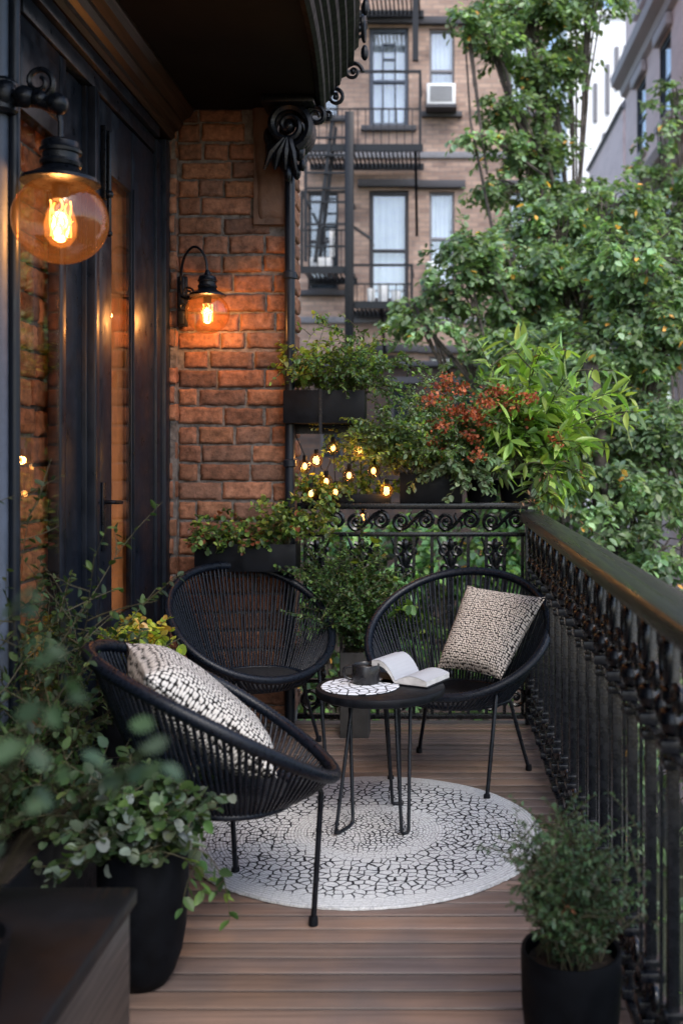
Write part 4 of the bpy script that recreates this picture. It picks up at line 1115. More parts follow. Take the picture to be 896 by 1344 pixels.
# long box standing on the end railing
t = thing('planter_box', 'black planter box on the end railing under a mound of fine leaves', 'planter', (.0, 5.40, 1.147))
trough(t, -.19, .13, 5.31, 5.47, 1.147, 1.30, M['black'])
bush(t, line_pts(-.20, .12, 5.39, 1.285, 10), 84, (.24, .60), (.25, .9), .35, 118, .024, .62, G_GREY + G_MID[:2] + G_LIME[:1], shape='oval', twigs=4, bias=(-.05, -.12, 0), start=.1, m='leaf_bright')
bush(t, line_pts(-.30, -.02, 5.33, 1.29, 8), 40, (.25, .55), (.3, .8), .45, 105, .025, .6, G_LIME + G_GREY, shape='oval', twigs=3, bias=(-.3, -.15, 0), name='foliage', m='leaf_bright')
bush(t, line_pts(.02, .20, 5.31, 1.27, 8), 24, (.16, .34), (.2, .6), 1.3, 80, .036, .65, G_GREY, shape='oval', twigs=2, bias=(.1, -.45, 0), name='foliage', start=.15)

# orange flowers
t = thing('flower_pot', 'black pot of rusty orange blossoms on the end railing', 'planter', (.235, 5.41, 1.147))
round_pot(t, (.235, 5.41, 1.147), [(.06, 0), (.075, .004), (.088, .10), (.092, .115), (.084, .115), (.08, .09), (.02, .09)], M['pot'], .095, .08)
ls = bush(t, [(.2, 5.4, 1.24), (.25, 5.42, 1.24), (.28, 5.4, 1.24)], 52, (.26, .58), (.12, .62), .2, 60, .034, .62, G_MID + G_GREY[:1], shape='oval', twigs=2, bias=(-.14, -.20, 0))
P = []
for pts, ln in ls:
    if ln > .30 and random.random() < .95:
        for k in range(60): P.append(pts[-1] + Vector((random.gauss(0, .024), random.gauss(0, .024), random.gauss(.01, .017))))
P = np.array(P); n = len(P); D = nrm(RNG.normal(0, 1, (n, 3)) + np.array([0, 0, .6])); N = nrm(RNG.normal(0, 1, (n, 3)) + np.array([0, -.6, .8]))
L = RNG.uniform(.010, .019, n); leaves('blossoms', P, D, N, L, L * .9, palette(n, [(.46, .12, .045), (.36, .085, .035), (.54, .17, .07), (.26, .055, .03)]), M['petal'], t, 'round')

# big lance-leaved plant in the corner
t = thing('flower_pot', 'black pot of tall bright plant with long pointed leaves in the railing corner', 'planter', (.41, 5.40, 1.147))
round_pot(t, (.41, 5.41, 1.147), [(.06, 0), (.075, .004), (.09, .11), (.095, .125), (.086, .125), (.08, .1), (.02, .1)], M['pot'], .105, .08)
bright = [(.15, .24, .045), (.20, .29, .065), (.11, .19, .045), (.23, .31, .09), (.10, .16, .06)]
bush(t, [(.40, 5.38, 1.25), (.43, 5.42, 1.25), (.38, 5.42, 1.25)], 26, (.44, .84), (.12, .55), .4, 34, .125, .30, bright, m='leaf_bright', shape='lance', twigs=3, bias=(.30, -.10, 0), start=.25, srad=.004, wig=.18, tl=.4, upn=.6)
bush(t, [(.42, 5.36, 1.25), (.46, 5.38, 1.25)], 14, (.28, .52), (.3, .9), 1.3, 36, .10, .34, bright + G_GREY, m='leaf_bright', shape='lance', twigs=2, bias=(.35, -.4, 0), name='foliage', start=.3, srad=.0035)
# dry twigs lying over the handrail
bush(t, [(.47, 5.2, 1.16)], 7, (.25, .5), (.5, 1.0), .4, 22, .03, .4, [(.16, .08, .04), (.10, .12, .04)], shape='lance', twigs=2, bias=(.5, -1.1, -.5), name='foliage', srad=.002)

# shrub in a grey square pot between the chairs
t = thing('potted_shrub', 'dense fine leaved shrub in a grey pot between the two far chairs', 'plant', (-.41, 5.16, 0))
b = MB(); x0, x1, y0, y1 = -.475, -.335, 5.09, 5.23
trough(t, x0, x1, y0, y1, 0, .42, M['greypot'], name='pot')
bush(t, [(-.40, 5.15, .40), (-.43, 5.17, .40), (-.38, 5.17, .40)], 60, (.26, .62), (.10, .62), .12, 130, .022, .62, G_DARK + G_MID, shape='oval', twigs=5, start=.08)
bush(t, [(-.33, 5.17, .42)], 18, (.3, .62), (.3, .8), .3, 55, .05, .7, G_MID + G_LIME[:1], shape='round', twigs=2, bias=(.5, 0, .1), name='foliage')

# yellow heuchera by the door
t = thing('potted_plant', 'yellow green plant with amber leaves by the door behind the nearest chair', 'plant', (-1.235, 4.15, 0))
round_pot(t, (-1.235, 4.15, 0), [(.09, 0), (.11, .005), (.13, .30), (.135, .42), (.125, .42), (.12, .38), (.02, .38)], M['pot'], .39, .115)
bush(t, [(-1.25, 4.15, .40), (-1.22, 4.12, .40), (-1.24, 4.18, .4)], 70, (.14, .36), (.05, .40), .15, 60, .038, .85, [(.30, .31, .05), (.22, .29, .05), (.34, .29, .06), (.15, .23, .04), (.30, .20, .05)], m='leaf_bright', shape='round', twigs=3, start=.4, bias=(.0, 0, .1), jit=.3)

# climbing plant on the left, in a trough along the wall
t = thing('climbing_plant', 'leafy climber rising in a trough against the left wall', 'plant', (-1.12, 2.9, 0))
trough(t, -1.31, -1.03, 2.50, 3.55, 0, .36, M['black'])
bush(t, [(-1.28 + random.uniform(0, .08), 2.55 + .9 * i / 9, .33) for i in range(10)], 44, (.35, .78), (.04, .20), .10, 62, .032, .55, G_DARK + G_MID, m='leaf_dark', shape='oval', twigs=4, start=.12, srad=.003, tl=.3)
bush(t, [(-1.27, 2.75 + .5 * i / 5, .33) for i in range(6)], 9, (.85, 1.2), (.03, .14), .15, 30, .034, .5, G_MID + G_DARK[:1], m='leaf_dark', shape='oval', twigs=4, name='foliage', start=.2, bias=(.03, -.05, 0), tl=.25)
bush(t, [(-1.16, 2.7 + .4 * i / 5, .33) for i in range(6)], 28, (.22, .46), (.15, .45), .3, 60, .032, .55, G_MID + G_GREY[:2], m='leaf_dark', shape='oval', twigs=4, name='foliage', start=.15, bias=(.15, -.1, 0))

# round-leaved plant in black pot
t = thing('potted_plant', 'mound of round silvery green leaves in a black pot on the left', 'plant', (-.775, 2.74, 0))
round_pot(t, (-.775, 2.74, 0), [(.045, 0), (.062, .006), (.082, .035), (.100, .085), (.111, .15), (.117, .24), (.118, .36), (.114, .372), (.107, .365), (.104, .33), (.02, .33)], M['pot'], .335, .102)
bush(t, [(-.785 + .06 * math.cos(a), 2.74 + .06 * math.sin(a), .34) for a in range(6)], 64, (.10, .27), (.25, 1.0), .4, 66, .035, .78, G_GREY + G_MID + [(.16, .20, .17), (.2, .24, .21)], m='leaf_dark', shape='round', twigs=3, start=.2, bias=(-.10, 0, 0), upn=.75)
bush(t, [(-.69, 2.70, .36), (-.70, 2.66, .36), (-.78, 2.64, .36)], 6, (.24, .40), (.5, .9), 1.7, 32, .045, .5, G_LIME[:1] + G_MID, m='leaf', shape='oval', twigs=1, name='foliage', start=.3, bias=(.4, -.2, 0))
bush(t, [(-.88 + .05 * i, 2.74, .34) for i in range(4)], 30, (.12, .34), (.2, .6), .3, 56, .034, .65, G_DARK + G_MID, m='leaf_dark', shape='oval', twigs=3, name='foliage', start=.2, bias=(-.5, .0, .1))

# soft plant in a round black pot, lower right
t = thing('potted_plant', 'feathery green plant in a round black pot beside the right railing', 'plant', (.31, 2.40, 0))
round_pot(t, (.31, 2.40, 0), [(.07, 0), (.085, .004), (.105, .05), (.114, .13), (.116, .245), (.114, .256), (.106, .254), (.102, .22), (.02, .22)], M['pot'], .225, .101)
bush(t, [(.31 + .05 * math.cos(a), 2.40 + .05 * math.sin(a), .225) for a in range(6)], 80, (.14, .36), (.05, .42), .12, 150, .017, .45, [(.045, .085, .04), (.06, .11, .05), (.035, .07, .035), (.08, .12, .065)], shape='lance', twigs=6, start=.08, tl=.4)
bush(t, [(.24, 2.42, .235), (.38, 2.42, .235)], 12, (.16, .26), (.4, .8), .4, 110, .016, .5, [(.05, .08, .045), (.07, .07, .05)], shape='lance', twigs=3, name='foliage', start=.2)
bush(t, [(.30, 2.38, .25)], 5, (.1, .2), (.1, .4), .2, 70, .02, .5, [(.16, .075, .04)], shape='lance', twigs=2, name='foliage')

# black storage box in the near left corner with wooden end panel
t = thing('storage_box', 'large black topped box with brown wooden side in the near left corner', 'box', (-1.0, 1.75, 0))
MB().box(-1.32, -.668, 1.28, 2.26, .004, .412).build('body', M['boxside'], t, bevel=.004)
MB().box(-1.33, -.655, 1.27, 2.272, .414, .450).build('lid', M['box'], t, bevel=.006, segs=3)
# a plant close to the lens at the left, out of focus
t = thing('potted_plant', 'blurred green sprig closest to the camera at the left edge', 'plant', (-.78, 1.75, .45))
round_pot(t, (-.80, 1.72, .451), [(.055, 0), (.066, .004), (.085, .13), (.088, .142), (.08, .142), (.075, .11), (.02, .11)], M['pot'], .115, .075)
nl = [(at(62, 915, 1.0), .07), (at(25, 785, 1.05), .07), (at(40, 985, 1.0), .06), (at(172, 1000, 1.05), .06), (at(205, 1008, 1.05), .055), (at(190, 990, 1.05), .05), (at(80, 860, 1.0), .05), (at(20, 1070, 1.0), .05), (at(95, 1010, 1.05), .05)]
st = MB(); P = []; D = []
for c, l in nl:
    b0 = Vector((-.80, 1.72, .565)); m1 = b0.lerp(c, .5) + Vector((0, 0, .06))
    st.tube([b0, m1, c], [.0016, .0014, .001], 6)
    for k in range(4):
        a = random.uniform(0, 2 * PI); P.append(c + Vector((random.gauss(0, .012), random.gauss(0, .012), random.gauss(0, .012)))); D.append((math.cos(a), .4 * math.sin(a), random.uniform(-.7, .2)))
st.build('stem', M['stem'], t)
n = len(P); L = RNG.uniform(.022, .034, n)
leaves('foliage', np.array(P), np.array(D), nrm(RNG.normal(0, .5, (n, 3)) + np.array([0, -.5, .8])), L, L * .62, palette(n, [(.045, .09, .045), (.055, .10, .05), (.035, .07, .04)]), M['leaf_dark'], t, 'oval')

t = thing('planter_box', 'low black trough of small leaves among the glowing bulbs on the end railing', 'planter', (-.5, 5.4, 1.147))
trough(t, -.70, -.24, 5.345, 5.44, 1.147, 1.19, M['black'])
bush(t, line_pts(-.69, -.25, 5.39, 1.175), 34, (.06, .17), (.3, .9), .4, 90, .026, .75, G_LIME + G_MID, shape='round', twigs=3, start=.1, m='leaf_bright')
bush(t, line_pts(-.68, -.5, 5.36, 1.18), 14, (.12, .3), (.3, .9), 1.4, 70, .03, .75, G_LIME + G_MID, shape='round', twigs=2, start=.1, bias=(0, -.5, 0), name='foliage')

# string of warm bulbs hung behind the end railing
t = thing('string_lights', 'string of warm glowing bulbs hanging above the end railing', 'string lights', (-.5, 5.47, 1.5))
bl = [at(*p) for p in ((415, 604, 5.33), (437, 588, 5.34), (472, 590, 5.33), (428, 632, 5.32), (440, 646, 5.31), (507, 644, 5.31), (476, 679, 5.46), (400, 612, 5.33), (458, 624, 5.33), (490, 618, 5.33), (408, 648, 5.31))]
order = sorted(bl, key=lambda p: p.x); pts = []
for i, p in enumerate(order):
    pts.append(p + Vector((0, 0, .055)))
    if i + 1 < len(order): pts.append((p + order[i + 1]) / 2 + Vector((0, .01, .01)))
q = MB(); q.tube([Vector((-.74, 5.35, 1.52))] + pts + [Vector((-.15, 5.45, 1.25))], .0028, 6); q.build('cable', M['black'], t)
for p in bl:
    s = MB().lathe([(.010, .022), (.011, .025), (.011, .055), (.006, .058)], p, 12).build('bulb_socket', M['black'], t)
    MB().sphere(p, .034, 16, 12, (1, 1, 1.12)).build('bulb', M['globe'], s)
    MB().sphere(p, .012, 10, 8, (1, 1, 1.4)).build('filament', M['bulbcore'], s)
for k, p in enumerate((bl[0], bl[2], bl[5])): lamp('string_light_glow', p, 2.2, (1, .5, .16), .02, t)

# ================================================================== BEYOND THE RAILING
def leafy_tree(name, label, base, blobs, nl, L, cols, tr=.12, group=None, cat='tree', nclus=26, sprd=.2, fork=None, ratio=.62):
    t = thing(name, label, cat, base, group=group)
    base = Vector(base); b = MB()
    cen = sum((Vector(c) for c, r in blobs), Vector((0, 0, 0))) / len(blobs)
    fork = Vector(fork) if fork else base.lerp(cen, .55) + Vector((0, 0, -.3))
    pts = [base.lerp(fork, k / 6) + Vector((random.gauss(0, .05), random.gauss(0, .05), 0)) * (k > 0) for k in range(7)]
    b.tube(pts, [tr * (1.15 - .55 * k / 6) for k in range(7)], 10); b.build('trunk', M['bark'], t)
    lb = MB(); P = []; N = []; D = []; CL = []
    vol = np.array([r[0] * r[2] for c, r in blobs]); vol = vol / vol.sum()
    for (c, r), w in zip(blobs, vol):
        c = Vector(c); r = Vector(r)
        kk = random.randint(3, 6); st = pts[kk]
        mid = st.lerp(c, .5) + Vector((random.gauss(0, .12), random.gauss(0, .12), random.uniform(0, .3)))
        lb.tube([st, st.lerp(mid, .5) + Vector((random.gauss(0, .10), random.gauss(0, .10), -.05)), mid, mid.lerp(c, .6) + Vector((random.gauss(0, .08), random.gauss(0, .08), .04)), c], [tr * .34, tr * .27, tr * .20, tr * .13, tr * .06], 7)
        nc = max(5, int(nclus * len(blobs) * w)); nlc = max(8, int(nl * w / nc))
        for q in range(nc):
            d = Vector((random.gauss(0, 1), random.gauss(0, 1), random.gauss(0, 1))).normalized(); s = random.uniform(.15, 1.0) ** .6
            p = c + Vector((d.x * r.x * s, d.y * r.y * s, d.z * r.z * s))
            lb.tube([mid.lerp(c, random.uniform(.2, 1)), c.lerp(p, .5) + Vector((0, 0, .04)), p], [tr * .12, tr * .08, tr * .04], 5)
            tone = random.uniform(.6, 1.45); nsp = max(2, int(nlc / 24))
            for z_ in range(nsp):
                dd = Vector((d.x + random.gauss(0, .8), d.y + random.gauss(0, .8), d.z * .35 + random.gauss(0, .4))).normalized()
                ln = sprd * random.uniform(1.2, 3.2); tw = [p + Vector((random.gauss(0, sprd * .4), random.gauss(0, sprd * .4), random.gauss(0, sprd * .3)))]
                for w_ in range(4):
                    dd = (dd + Vector((random.gauss(0, .25), random.gauss(0, .25), -.22))).normalized(); tw.append(tw[-1] + dd * ln / 4)
                lb.tube(tw, [tr * .035, tr * .03, tr * .025, tr * .018, tr * .01], 4, cap=False)
                k = int(24 * random.uniform(.7, 1.3)); T = np.sort(RNG.uniform(.05, 1, k)) * 4; I = np.minimum(T.astype(int), 3); F = (T - I)[:, None]
                A = np.array(tw); tg = nrm(A[I + 1] - A[I]); X = A[I] * (1 - F) + A[I + 1] * F + RNG.normal(0, L * .35, (k, 3))
                sd = nrm(np.cross(tg, np.array([0, 0, 1.0])) + 1e-6) * RNG.choice([-1, 1], (k, 1))
                P.append(X); D.append(nrm(tg * .6 + sd * .8 + RNG.normal(0, .35, (k, 3)) + np.array([0, 0, -.25])))
                N.append(nrm(RNG.normal(0, .4, (k, 3)) + np.array([0, -.15, 1]))); CL.append(palette(k, cols, .3) * tone * random.uniform(.8, 1.25))
    lb.build('limbs', M['bark'], t)
    P = np.concatenate(P); D = np.concatenate(D); N = np.concatenate(N); C = np.concatenate(CL); k = len(P)
    # a few yellowed leaves
    yl = RNG.random(k) < .007; C[yl] = np.array([.40, .20, .05]) * RNG.uniform(.6, 1.2, (yl.sum(), 1))
    Ls = L * RNG.uniform(.6, 1.25, k)
    leaves('crown', P, D, N, Ls, Ls * ratio, np.clip(C, .002, 1), M['leaf_far'], t, 'oval')
    return t


def blob(u, v, ru, rv, Y, dy=None):
    k = Y / FPX; return (at(u, v, Y), (ru * k, (dy if dy else (ru + rv) * .5 * k), rv * k))


TG = [(.060, .092, .045), (.074, .108, .052), (.048, .074, .040), (.088, .122, .070), (.044, .066, .042)]
leafy_tree('street_tree', 'slender tree rising highest in front of the tan brick building', (1.9, 13, -7.1),
           [blob(690, 18, 70, 24, 13), blob(640, 48, 40, 12, 12.6), blob(608, 20, 22, 8, 12.4), blob(705, 88, 50, 20, 13), blob(745, 62, 18, 18, 13.3), blob(670, 140, 36, 14, 12.8), blob(728, 150, 26, 16, 13.2), blob(636, 178, 34, 9, 12.6), blob(700, 196, 50, 18, 13), blob(772, 0, 46, 10, 13), blob(680, 245, 56, 16, 13), blob(756, 262, 50, 20, 13)],
           15000, .088, TG, .12, nclus=16, sprd=.13, fork=at(748, 330, 13))
leafy_tree('street_tree', 'broad leafy tree behind the orange flowers reaching across the middle', (1.75, 10.5, -7.1),
           [blob(730, 300, 90, 34, 10.8), blob(625, 322, 46, 16, 10), blob(585, 388, 38, 14, 10), blob(545, 402, 36, 11, 9.9), blob(610, 362, 40, 12, 10), blob(660, 395, 60, 26, 10.4), blob(760, 370, 80, 44, 10.6), blob(560, 428, 34, 12, 9.8), blob(800, 270, 52, 26, 10.9), blob(690, 345, 76, 30, 10.5), blob(650, 455, 70, 30, 10), blob(720, 440, 70, 36, 10.6)],
           21000, .076, TG, .11, nclus=17, sprd=.11, fork=at(735, 500, 10.5))
leafy_tree('street_tree', 'dark limbed tree filling the right side above the handrail', (2.1, 8.8, -7.1),
           [blob(845, 340, 80, 44, 9.2), blob(865, 430, 76, 50, 9.2), blob(780, 455, 64, 44, 9.2), blob(720, 525, 64, 36, 8.8), blob(820, 545, 80, 46, 9), blob(875, 610, 70, 50, 8.8), blob(790, 640, 76, 42, 8.6), blob(850, 715, 74, 42, 8.5)],
           25000, .074, TG, .11, nclus=24, sprd=.11, fork=at(775, 470, 8.8))
leafy_tree('street_tree', 'thin twigged tree in front of the pink facade at the right edge', (4.2, 16, -7.1),
           [blob(866, 165, 20, 22, 16), blob(884, 120, 18, 10, 16), blob(860, 228, 34, 16, 16), blob(892, 240, 34, 30, 16), blob(905, 320, 60, 50, 16)],
           3400, .11, TG, .10, nclus=14, sprd=.16)
leafy_tree('street_tree', 'pale green tree farthest back between the two brick buildings', (4.5, 24, -7.1),
           [blob(780, 300, 70, 50, 24), blob(860, 330, 80, 70, 24), blob(720, 400, 90, 70, 23), blob(820, 450, 110, 80, 23), blob(740, 540, 110, 80, 23), blob(860, 600, 90, 90, 23)],
           12000, .17, [(.06, .10, .06), (.07, .12, .07), (.05, .085, .05)], .2, nclus=22, sprd=.3)
leafy_tree('street_tree', 'low bushy tree standing behind the end railing', (-.6, 9.0, -7.1),
           [blob(470, 740, 90, 50, 9), blob(600, 720, 90, 60, 9), blob(690, 650, 80, 60, 9.3), blob(560, 840, 120, 80, 9), blob(680, 800, 90, 90, 9), blob(430, 850, 80, 80, 9), blob(640, 570, 50, 34, 9.6)],
           14000, .085, [(.03, .06, .025), (.045, .085, .03), (.06, .10, .03), (.025, .05, .025)], .1, nclus=24, sprd=.13)
leafy_tree('street_tree', 'spreading tree below the side railing on the right', (2.6, 5.2, -7.1),
           [((1.9, 6.5, -.6), (.8, 1.0, .7)), ((2.1, 5.0, -1.2), (.9, 1.0, .7)), ((2.0, 3.6, -1.8), (.9, .9, .7)), ((1.7, 7.6, .0), (.7, .7, .6)), ((2.6, 6.2, .2), (.7, .9, .6)), ((1.5, 4.4, -2.4), (.8, .9, .8))],
           15000, .08, TG, .12, nclus=26, sprd=.13)

# ---- the tan brick building across the yard
def facade(b, x0, x1, z0, z1, y, holes, depth=.22):
    xs = sorted({x0, x1, *[h[0] for h in holes], *[h[1] for h in holes]}); zs = sorted({z0, z1, *[h[2] for h in holes], *[h[3] for h in holes]})
    for i in range(len(xs) - 1):
        for j in range(len(zs) - 1):
            cx, cz = (xs[i] + xs[i + 1]) / 2, (zs[j] + zs[j + 1]) / 2
            if any(h[0] < cx < h[1] and h[2] < cz < h[3] for h in holes): continue
            b.add([(xs[i], y, zs[j]), (xs[i + 1], y, zs[j]), (xs[i + 1], y, zs[j + 1]), (xs[i], y, zs[j + 1])], [(0, 1, 2, 3)])
    for a, c, d, e in holes:
        b.add([(a, y, d), (c, y, d), (c, y, e), (a, y, e), (a, y + depth, d), (c, y + depth, d), (c, y + depth, e), (a, y + depth, e)], [(0, 4, 5, 1), (1, 5, 6, 2), (2, 6, 7, 3), (3, 7, 4, 0)])


YF = 19.0
bt = thing('tenement_building', 'tan brick tenement with dark framed windows across the yard', 'building', (-2, YF, -7.2))
fx = lambda u: (u - U0) * YF / FPX
fz_ = lambda v: H - (v - V0) * YF / FPX
wins = []
rows = [(fz_(165), fz_(36)), (fz_(395), fz_(250))]
rows += [(rows[1][0] - 3.02, rows[1][1] - 3.02), (rows[1][0] - 6.04, rows[1][1] - 6.04), (rows[0][0] + 3.02, rows[0][1] + 3.02)]
for ri, (a, c) in enumerate(rows):
    wins.append((fx(484), fx(536), a, c, 'big', ri)); 
    s = (c - a); wins.append((fx(563), fx(596), a + s * .14, c - .02, 'small', ri)); wins.append((fx(668), fx(694), a + s * .14, c - .02, 'small', ri))
    if ri in (0, 1, 2): wins.append((fx(404), fx(444), a + s * .1, c - .02, 'dark', ri))
b = MB(); facade(b, -9, fx(716), -7.2, 14.5, YF, [w[:4] for w in wins])
b.add([(fx(716), YF, -7.2), (fx(716), YF + 9, -7.2), (fx(716), YF + 9, 14.5), (fx(716), YF, 14.5), (-9, YF, 14.5), (-9, YF + 9, 14.5)], [(0, 1, 2, 3), (4, 3, 2, 5)])
b.build('wall', M['farbrick'], bt, smooth=False)
MB().box(-8.9, fx(715), YF + .24, YF + 1.2, -7, 14).build('interior', M['darkglass'], bt, smooth=False)
for zz in (fz_(204), fz_(204) - 3.02, fz_(204) + 3.02): MB().box(-9, fx(716) + .02, YF - .05, YF - .002, zz - .06, zz + .06).build('string_course', M['greytrim'], bt, bevel=.01)
MB().box(-9.1, fx(716) + .2, YF - .45, YF - .002, 13.9, 14.5).build('roof_cornice', M['darktrim'], bt, bevel=.04)
for (a, c, d, e, kind, ri) in wins:
    fm = 'darktrim' if (kind == 'big' and ri != 0) or kind == 'dark' else ('blueframe' if kind == 'big' else 'greytrim')
    w = MB(); f = .075 if kind == 'big' else .045; y0, y1 = YF + .06, YF + .14
    w.box(a, a + f, y0, y1, d, e).box(c - f, c, y0, y1, d, e).box(a + f, c - f, y0, y1, e - f, e).box(a + f, c - f, y0, y1, d, d + f * .8)
    mz = d + (e - d) * (.46 if kind == 'big' else .5); w.box(a + f, c - f, y0 - .02, y1 - .02, mz - .025, mz + .025)
    if kind == 'big' and ri == 0:
        w.box(a + f + .16, a + f + .19, y0, y1 - .01, d + .1, e - .25).box(c - f - .19, c - f - .16, y0, y1 - .01, d + .1, e - .25).box(a + f + .16, c - f - .16, y0 + .002, y1 - .012, e - .30, e - .27).box(a + f + .16, c - f - .16, y0 + .002, y1 - .012, mz + .4, mz + .43)
    wo = w.build('window', M[fm], bt, bevel=.006)
    MB().box(a + f, c - f, YF + .10, YF + .106, d + f, e - f).build('pane', M['farpane'], wo)
    if kind != 'dark':
        cb = MB(); vs = []; k = 26; cut = 0 if kind == 'big' and ri == 1 else (e - d) * .05
        for i in range(k + 1):
            xx = a + (c - a) * i / k; vs += [(xx, YF + .19 + .018 * math.sin(i * 1.4), d + cut), (xx, YF + .19 + .010 * math.sin(i * 1.4 + .5), e)]
        cb.add(vs, [(2 * i, 2 * i + 2, 2 * i + 3, 2 * i + 1) for i in range(k)]); cb.build('curtain', M['sheer'], wo)
    MB().box(a - .14, c + .14, YF - .10, YF - .003, d - .11, d - .012).build('sill', M['darktrim'], wo, bevel=.012)
    if kind != 'dark': MB().box(a - .2, c + .2, YF - .11, YF - .003, e + .05, e + .19).build('lintel', M['darktrim'], wo, bevel=.015)

an = thing('rear_annex', 'low dark brick annex in front of the tenement below the fire escape', 'building', (-2, 16.2, -7.2))
YA = 16.2; xn = lambda u: (u - U0) * YA / FPX; zn = lambda v: H - (v - V0) * YA / FPX
hs = [(xn(512), xn(545), zn(600), zn(505)), (xn(420), xn(450), zn(600), zn(505)), (xn(592), xn(622), zn(600), zn(505))]
b = MB(); facade(b, xn(330), xn(735), -7.2, zn(482), YA, hs)
b.add([(xn(735), YA, -7.2), (xn(735), YA + 1.3, -7.2), (xn(735), YA + 1.3, zn(482)), (xn(735), YA, zn(482)), (xn(330), YA, zn(482)), (xn(330), YA + 1.3, zn(482))], [(0, 1, 2, 3), (4, 3, 2, 5)])
b.build('wall', M['darkbrick'], an, smooth=False); MB().box(xn(331), xn(734), YA + .25, YA + 1.2, -7, zn(484)).build('interior', M['darkglass'], an, smooth=False)
MB().box(xn(328), xn(737), YA - .1, YA + 1.3, zn(482) + .003, zn(474)).build('roof_edge', M['darktrim'], an, bevel=.02)
for (a, c, d, e) in hs:
    wo = MB().box(a, a + .05, YA + .06, YA + .12, d, e).box(c - .05, c, YA + .06, YA + .12, d, e).box(a + .05, c - .05, YA + .06, YA + .12, e - .05, e).box(a + .05, c - .05, YA + .06, YA + .12, (d + e) / 2 - .02, (d + e) / 2 + .02).build('window', M['darktrim'], an, smooth=False)
    MB().box(a + .05, c - .05, YA + .08, YA + .085, d, e - .05).build('pane', M['farpane'], wo)
    MB().box(a - .1, c + .1, YA - .06, YA - .003, e + .02, e + .12).build('lintel', M['darktrim'], wo)

# air conditioner in the upper small window
a0, a1, zt, zb_ = fx(560), fx(597), fz_(119), fz_(146)
t = thing('air_conditioner', 'white air conditioner sticking out of the upper small window', 'air conditioner', ((a0 + a1) / 2, YF - .2, zb_))
MB().box(a0, a1, YF - .40, YF + .05, zb_, zt).build('casing', M['white'], t, bevel=.015)
gq = MB()
for i in range(9): gq.box(a0 + .06 + .0, a1 - .06, YF - .412, YF - .401, zb_ + .05 + i * .032, zb_ + .064 + i * .032)
gq.build('grille', M['greytrim'], t)
MB().box(a0 - .02, a1 + .02, YF - .42, YF + .0, zb_ - .06, zb_ - .004).build('bracket', M['darktrim'], t)
t = thing('air_conditioner', 'white appliance on the lower small window sill', 'air conditioner', (fx(568), YF - .2, fz_(376)))
MB().box(fx(560), fx(574), YF - .30, YF + .02, fz_(374), fz_(347)).build('casing', M['white'], t, bevel=.012)

# fire escape
YE2 = 17.7; ex_ = lambda u: (u - U0) * YE2 / FPX; ez_ = lambda v: H - (v - V0) * YE2 / FPX
fe = thing('fire_escape', 'black iron fire escape with ladder and platforms on the tan building', 'fire escape', (ex_(470), YE2 + .6, -7.2))
def platform(u0, u1, v, vr, name='platform', hi=True):
    x0, x1, z, zr = ex_(u0), ex_(u1), ez_(v), ez_(vr); q = MB(); k = int((x1 - x0) / .075)
    for i in range(k + 1): q.box(x0 + i * .075, x0 + i * .075 + .03, YE2, YF - .12, z - .03, z)
    q.box(x0 - .03, x1 + .05, YE2 - .03, YE2 + .03, z - .09, z + .03).box(x0 - .03, x1 + .05, YF - .16, YF - .11, z - .09, z + .03)
    q.build(name, M['iron'], fe, smooth=False)
    q = MB(); q.bar((x0, YE2, zr), (x1, YE2, zr), .04); q.bar((x0, YE2, (z + zr) / 2), (x1, YE2, (z + zr) / 2), .025)
    for x in (x0, x1): q.bar((x, YE2, zr), (x, YF - .1, zr), .04); q.bar((x, YE2, z), (x, YE2, zr + .02), .045)
    kk = int((x1 - x0) / .13)
    for i in range(1, kk): q.bar((x0 + (x1 - x0) * i / kk, YE2, z), (x0 + (x1 - x0) * i / kk, YE2, z + (zr - z) * .5), .016)
    q.build('guard_rail', M['iron'], fe, smooth=False)
platform(398, 551, 192, 94); platform(396, 458, 352, 252); platform(458, 540, 398, 348, 'platform'); platform(398, 551, -22, -120)
q = MB(); q.bar((ex_(459), YE2 - .12, ez_(480)), (ex_(459), YE2 - .12, ez_(150)), .15, .10); q.build('post', M['iron'], fe, bevel=.01)
for (ua, va, ub, vb) in ((437, 150, 415, 335), (452, 150, 430, 335)):
    pass
q = MB()
for off in (0.0, .55): q.bar((ex_(437), YE2 - .05 + off, ez_(155)), (ex_(414), YE2 - .05 + off, ez_(345)), .06)
q.build('stair_stringer', M['iron'], fe)
q = MB()
for v in (160, 183, 206, 229, 249, 267, 296, 325): q.bar((ex_(402), YE2 - .1, ez_(v)), (ex_(459), YE2 - .1, ez_(v)), .035)
q.bar((ex_(402), YE2 - .1, ez_(345)), (ex_(402), YE2 - .1, ez_(155)), .05); q.build('ladder', M['iron'], fe, smooth=False)
q = MB(); q.bar((ex_(459), YE2 - .1, ez_(296)), (ex_(482), YF - .15, ez_(296)), .04)
q.bar((ex_(545), YE2 + .05, ez_(196)), (ex_(545), YF - .1, ez_(290)), .05); q.bar((ex_(500), YE2 + .05, ez_(400)), (ex_(500), YF - .1, ez_(455)), .05); q.bar((ex_(545), YE2, ez_(-22)), (ex_(545), YE2, ez_(80)), .10); q.build('brace', M['iron'], fe, smooth=False)
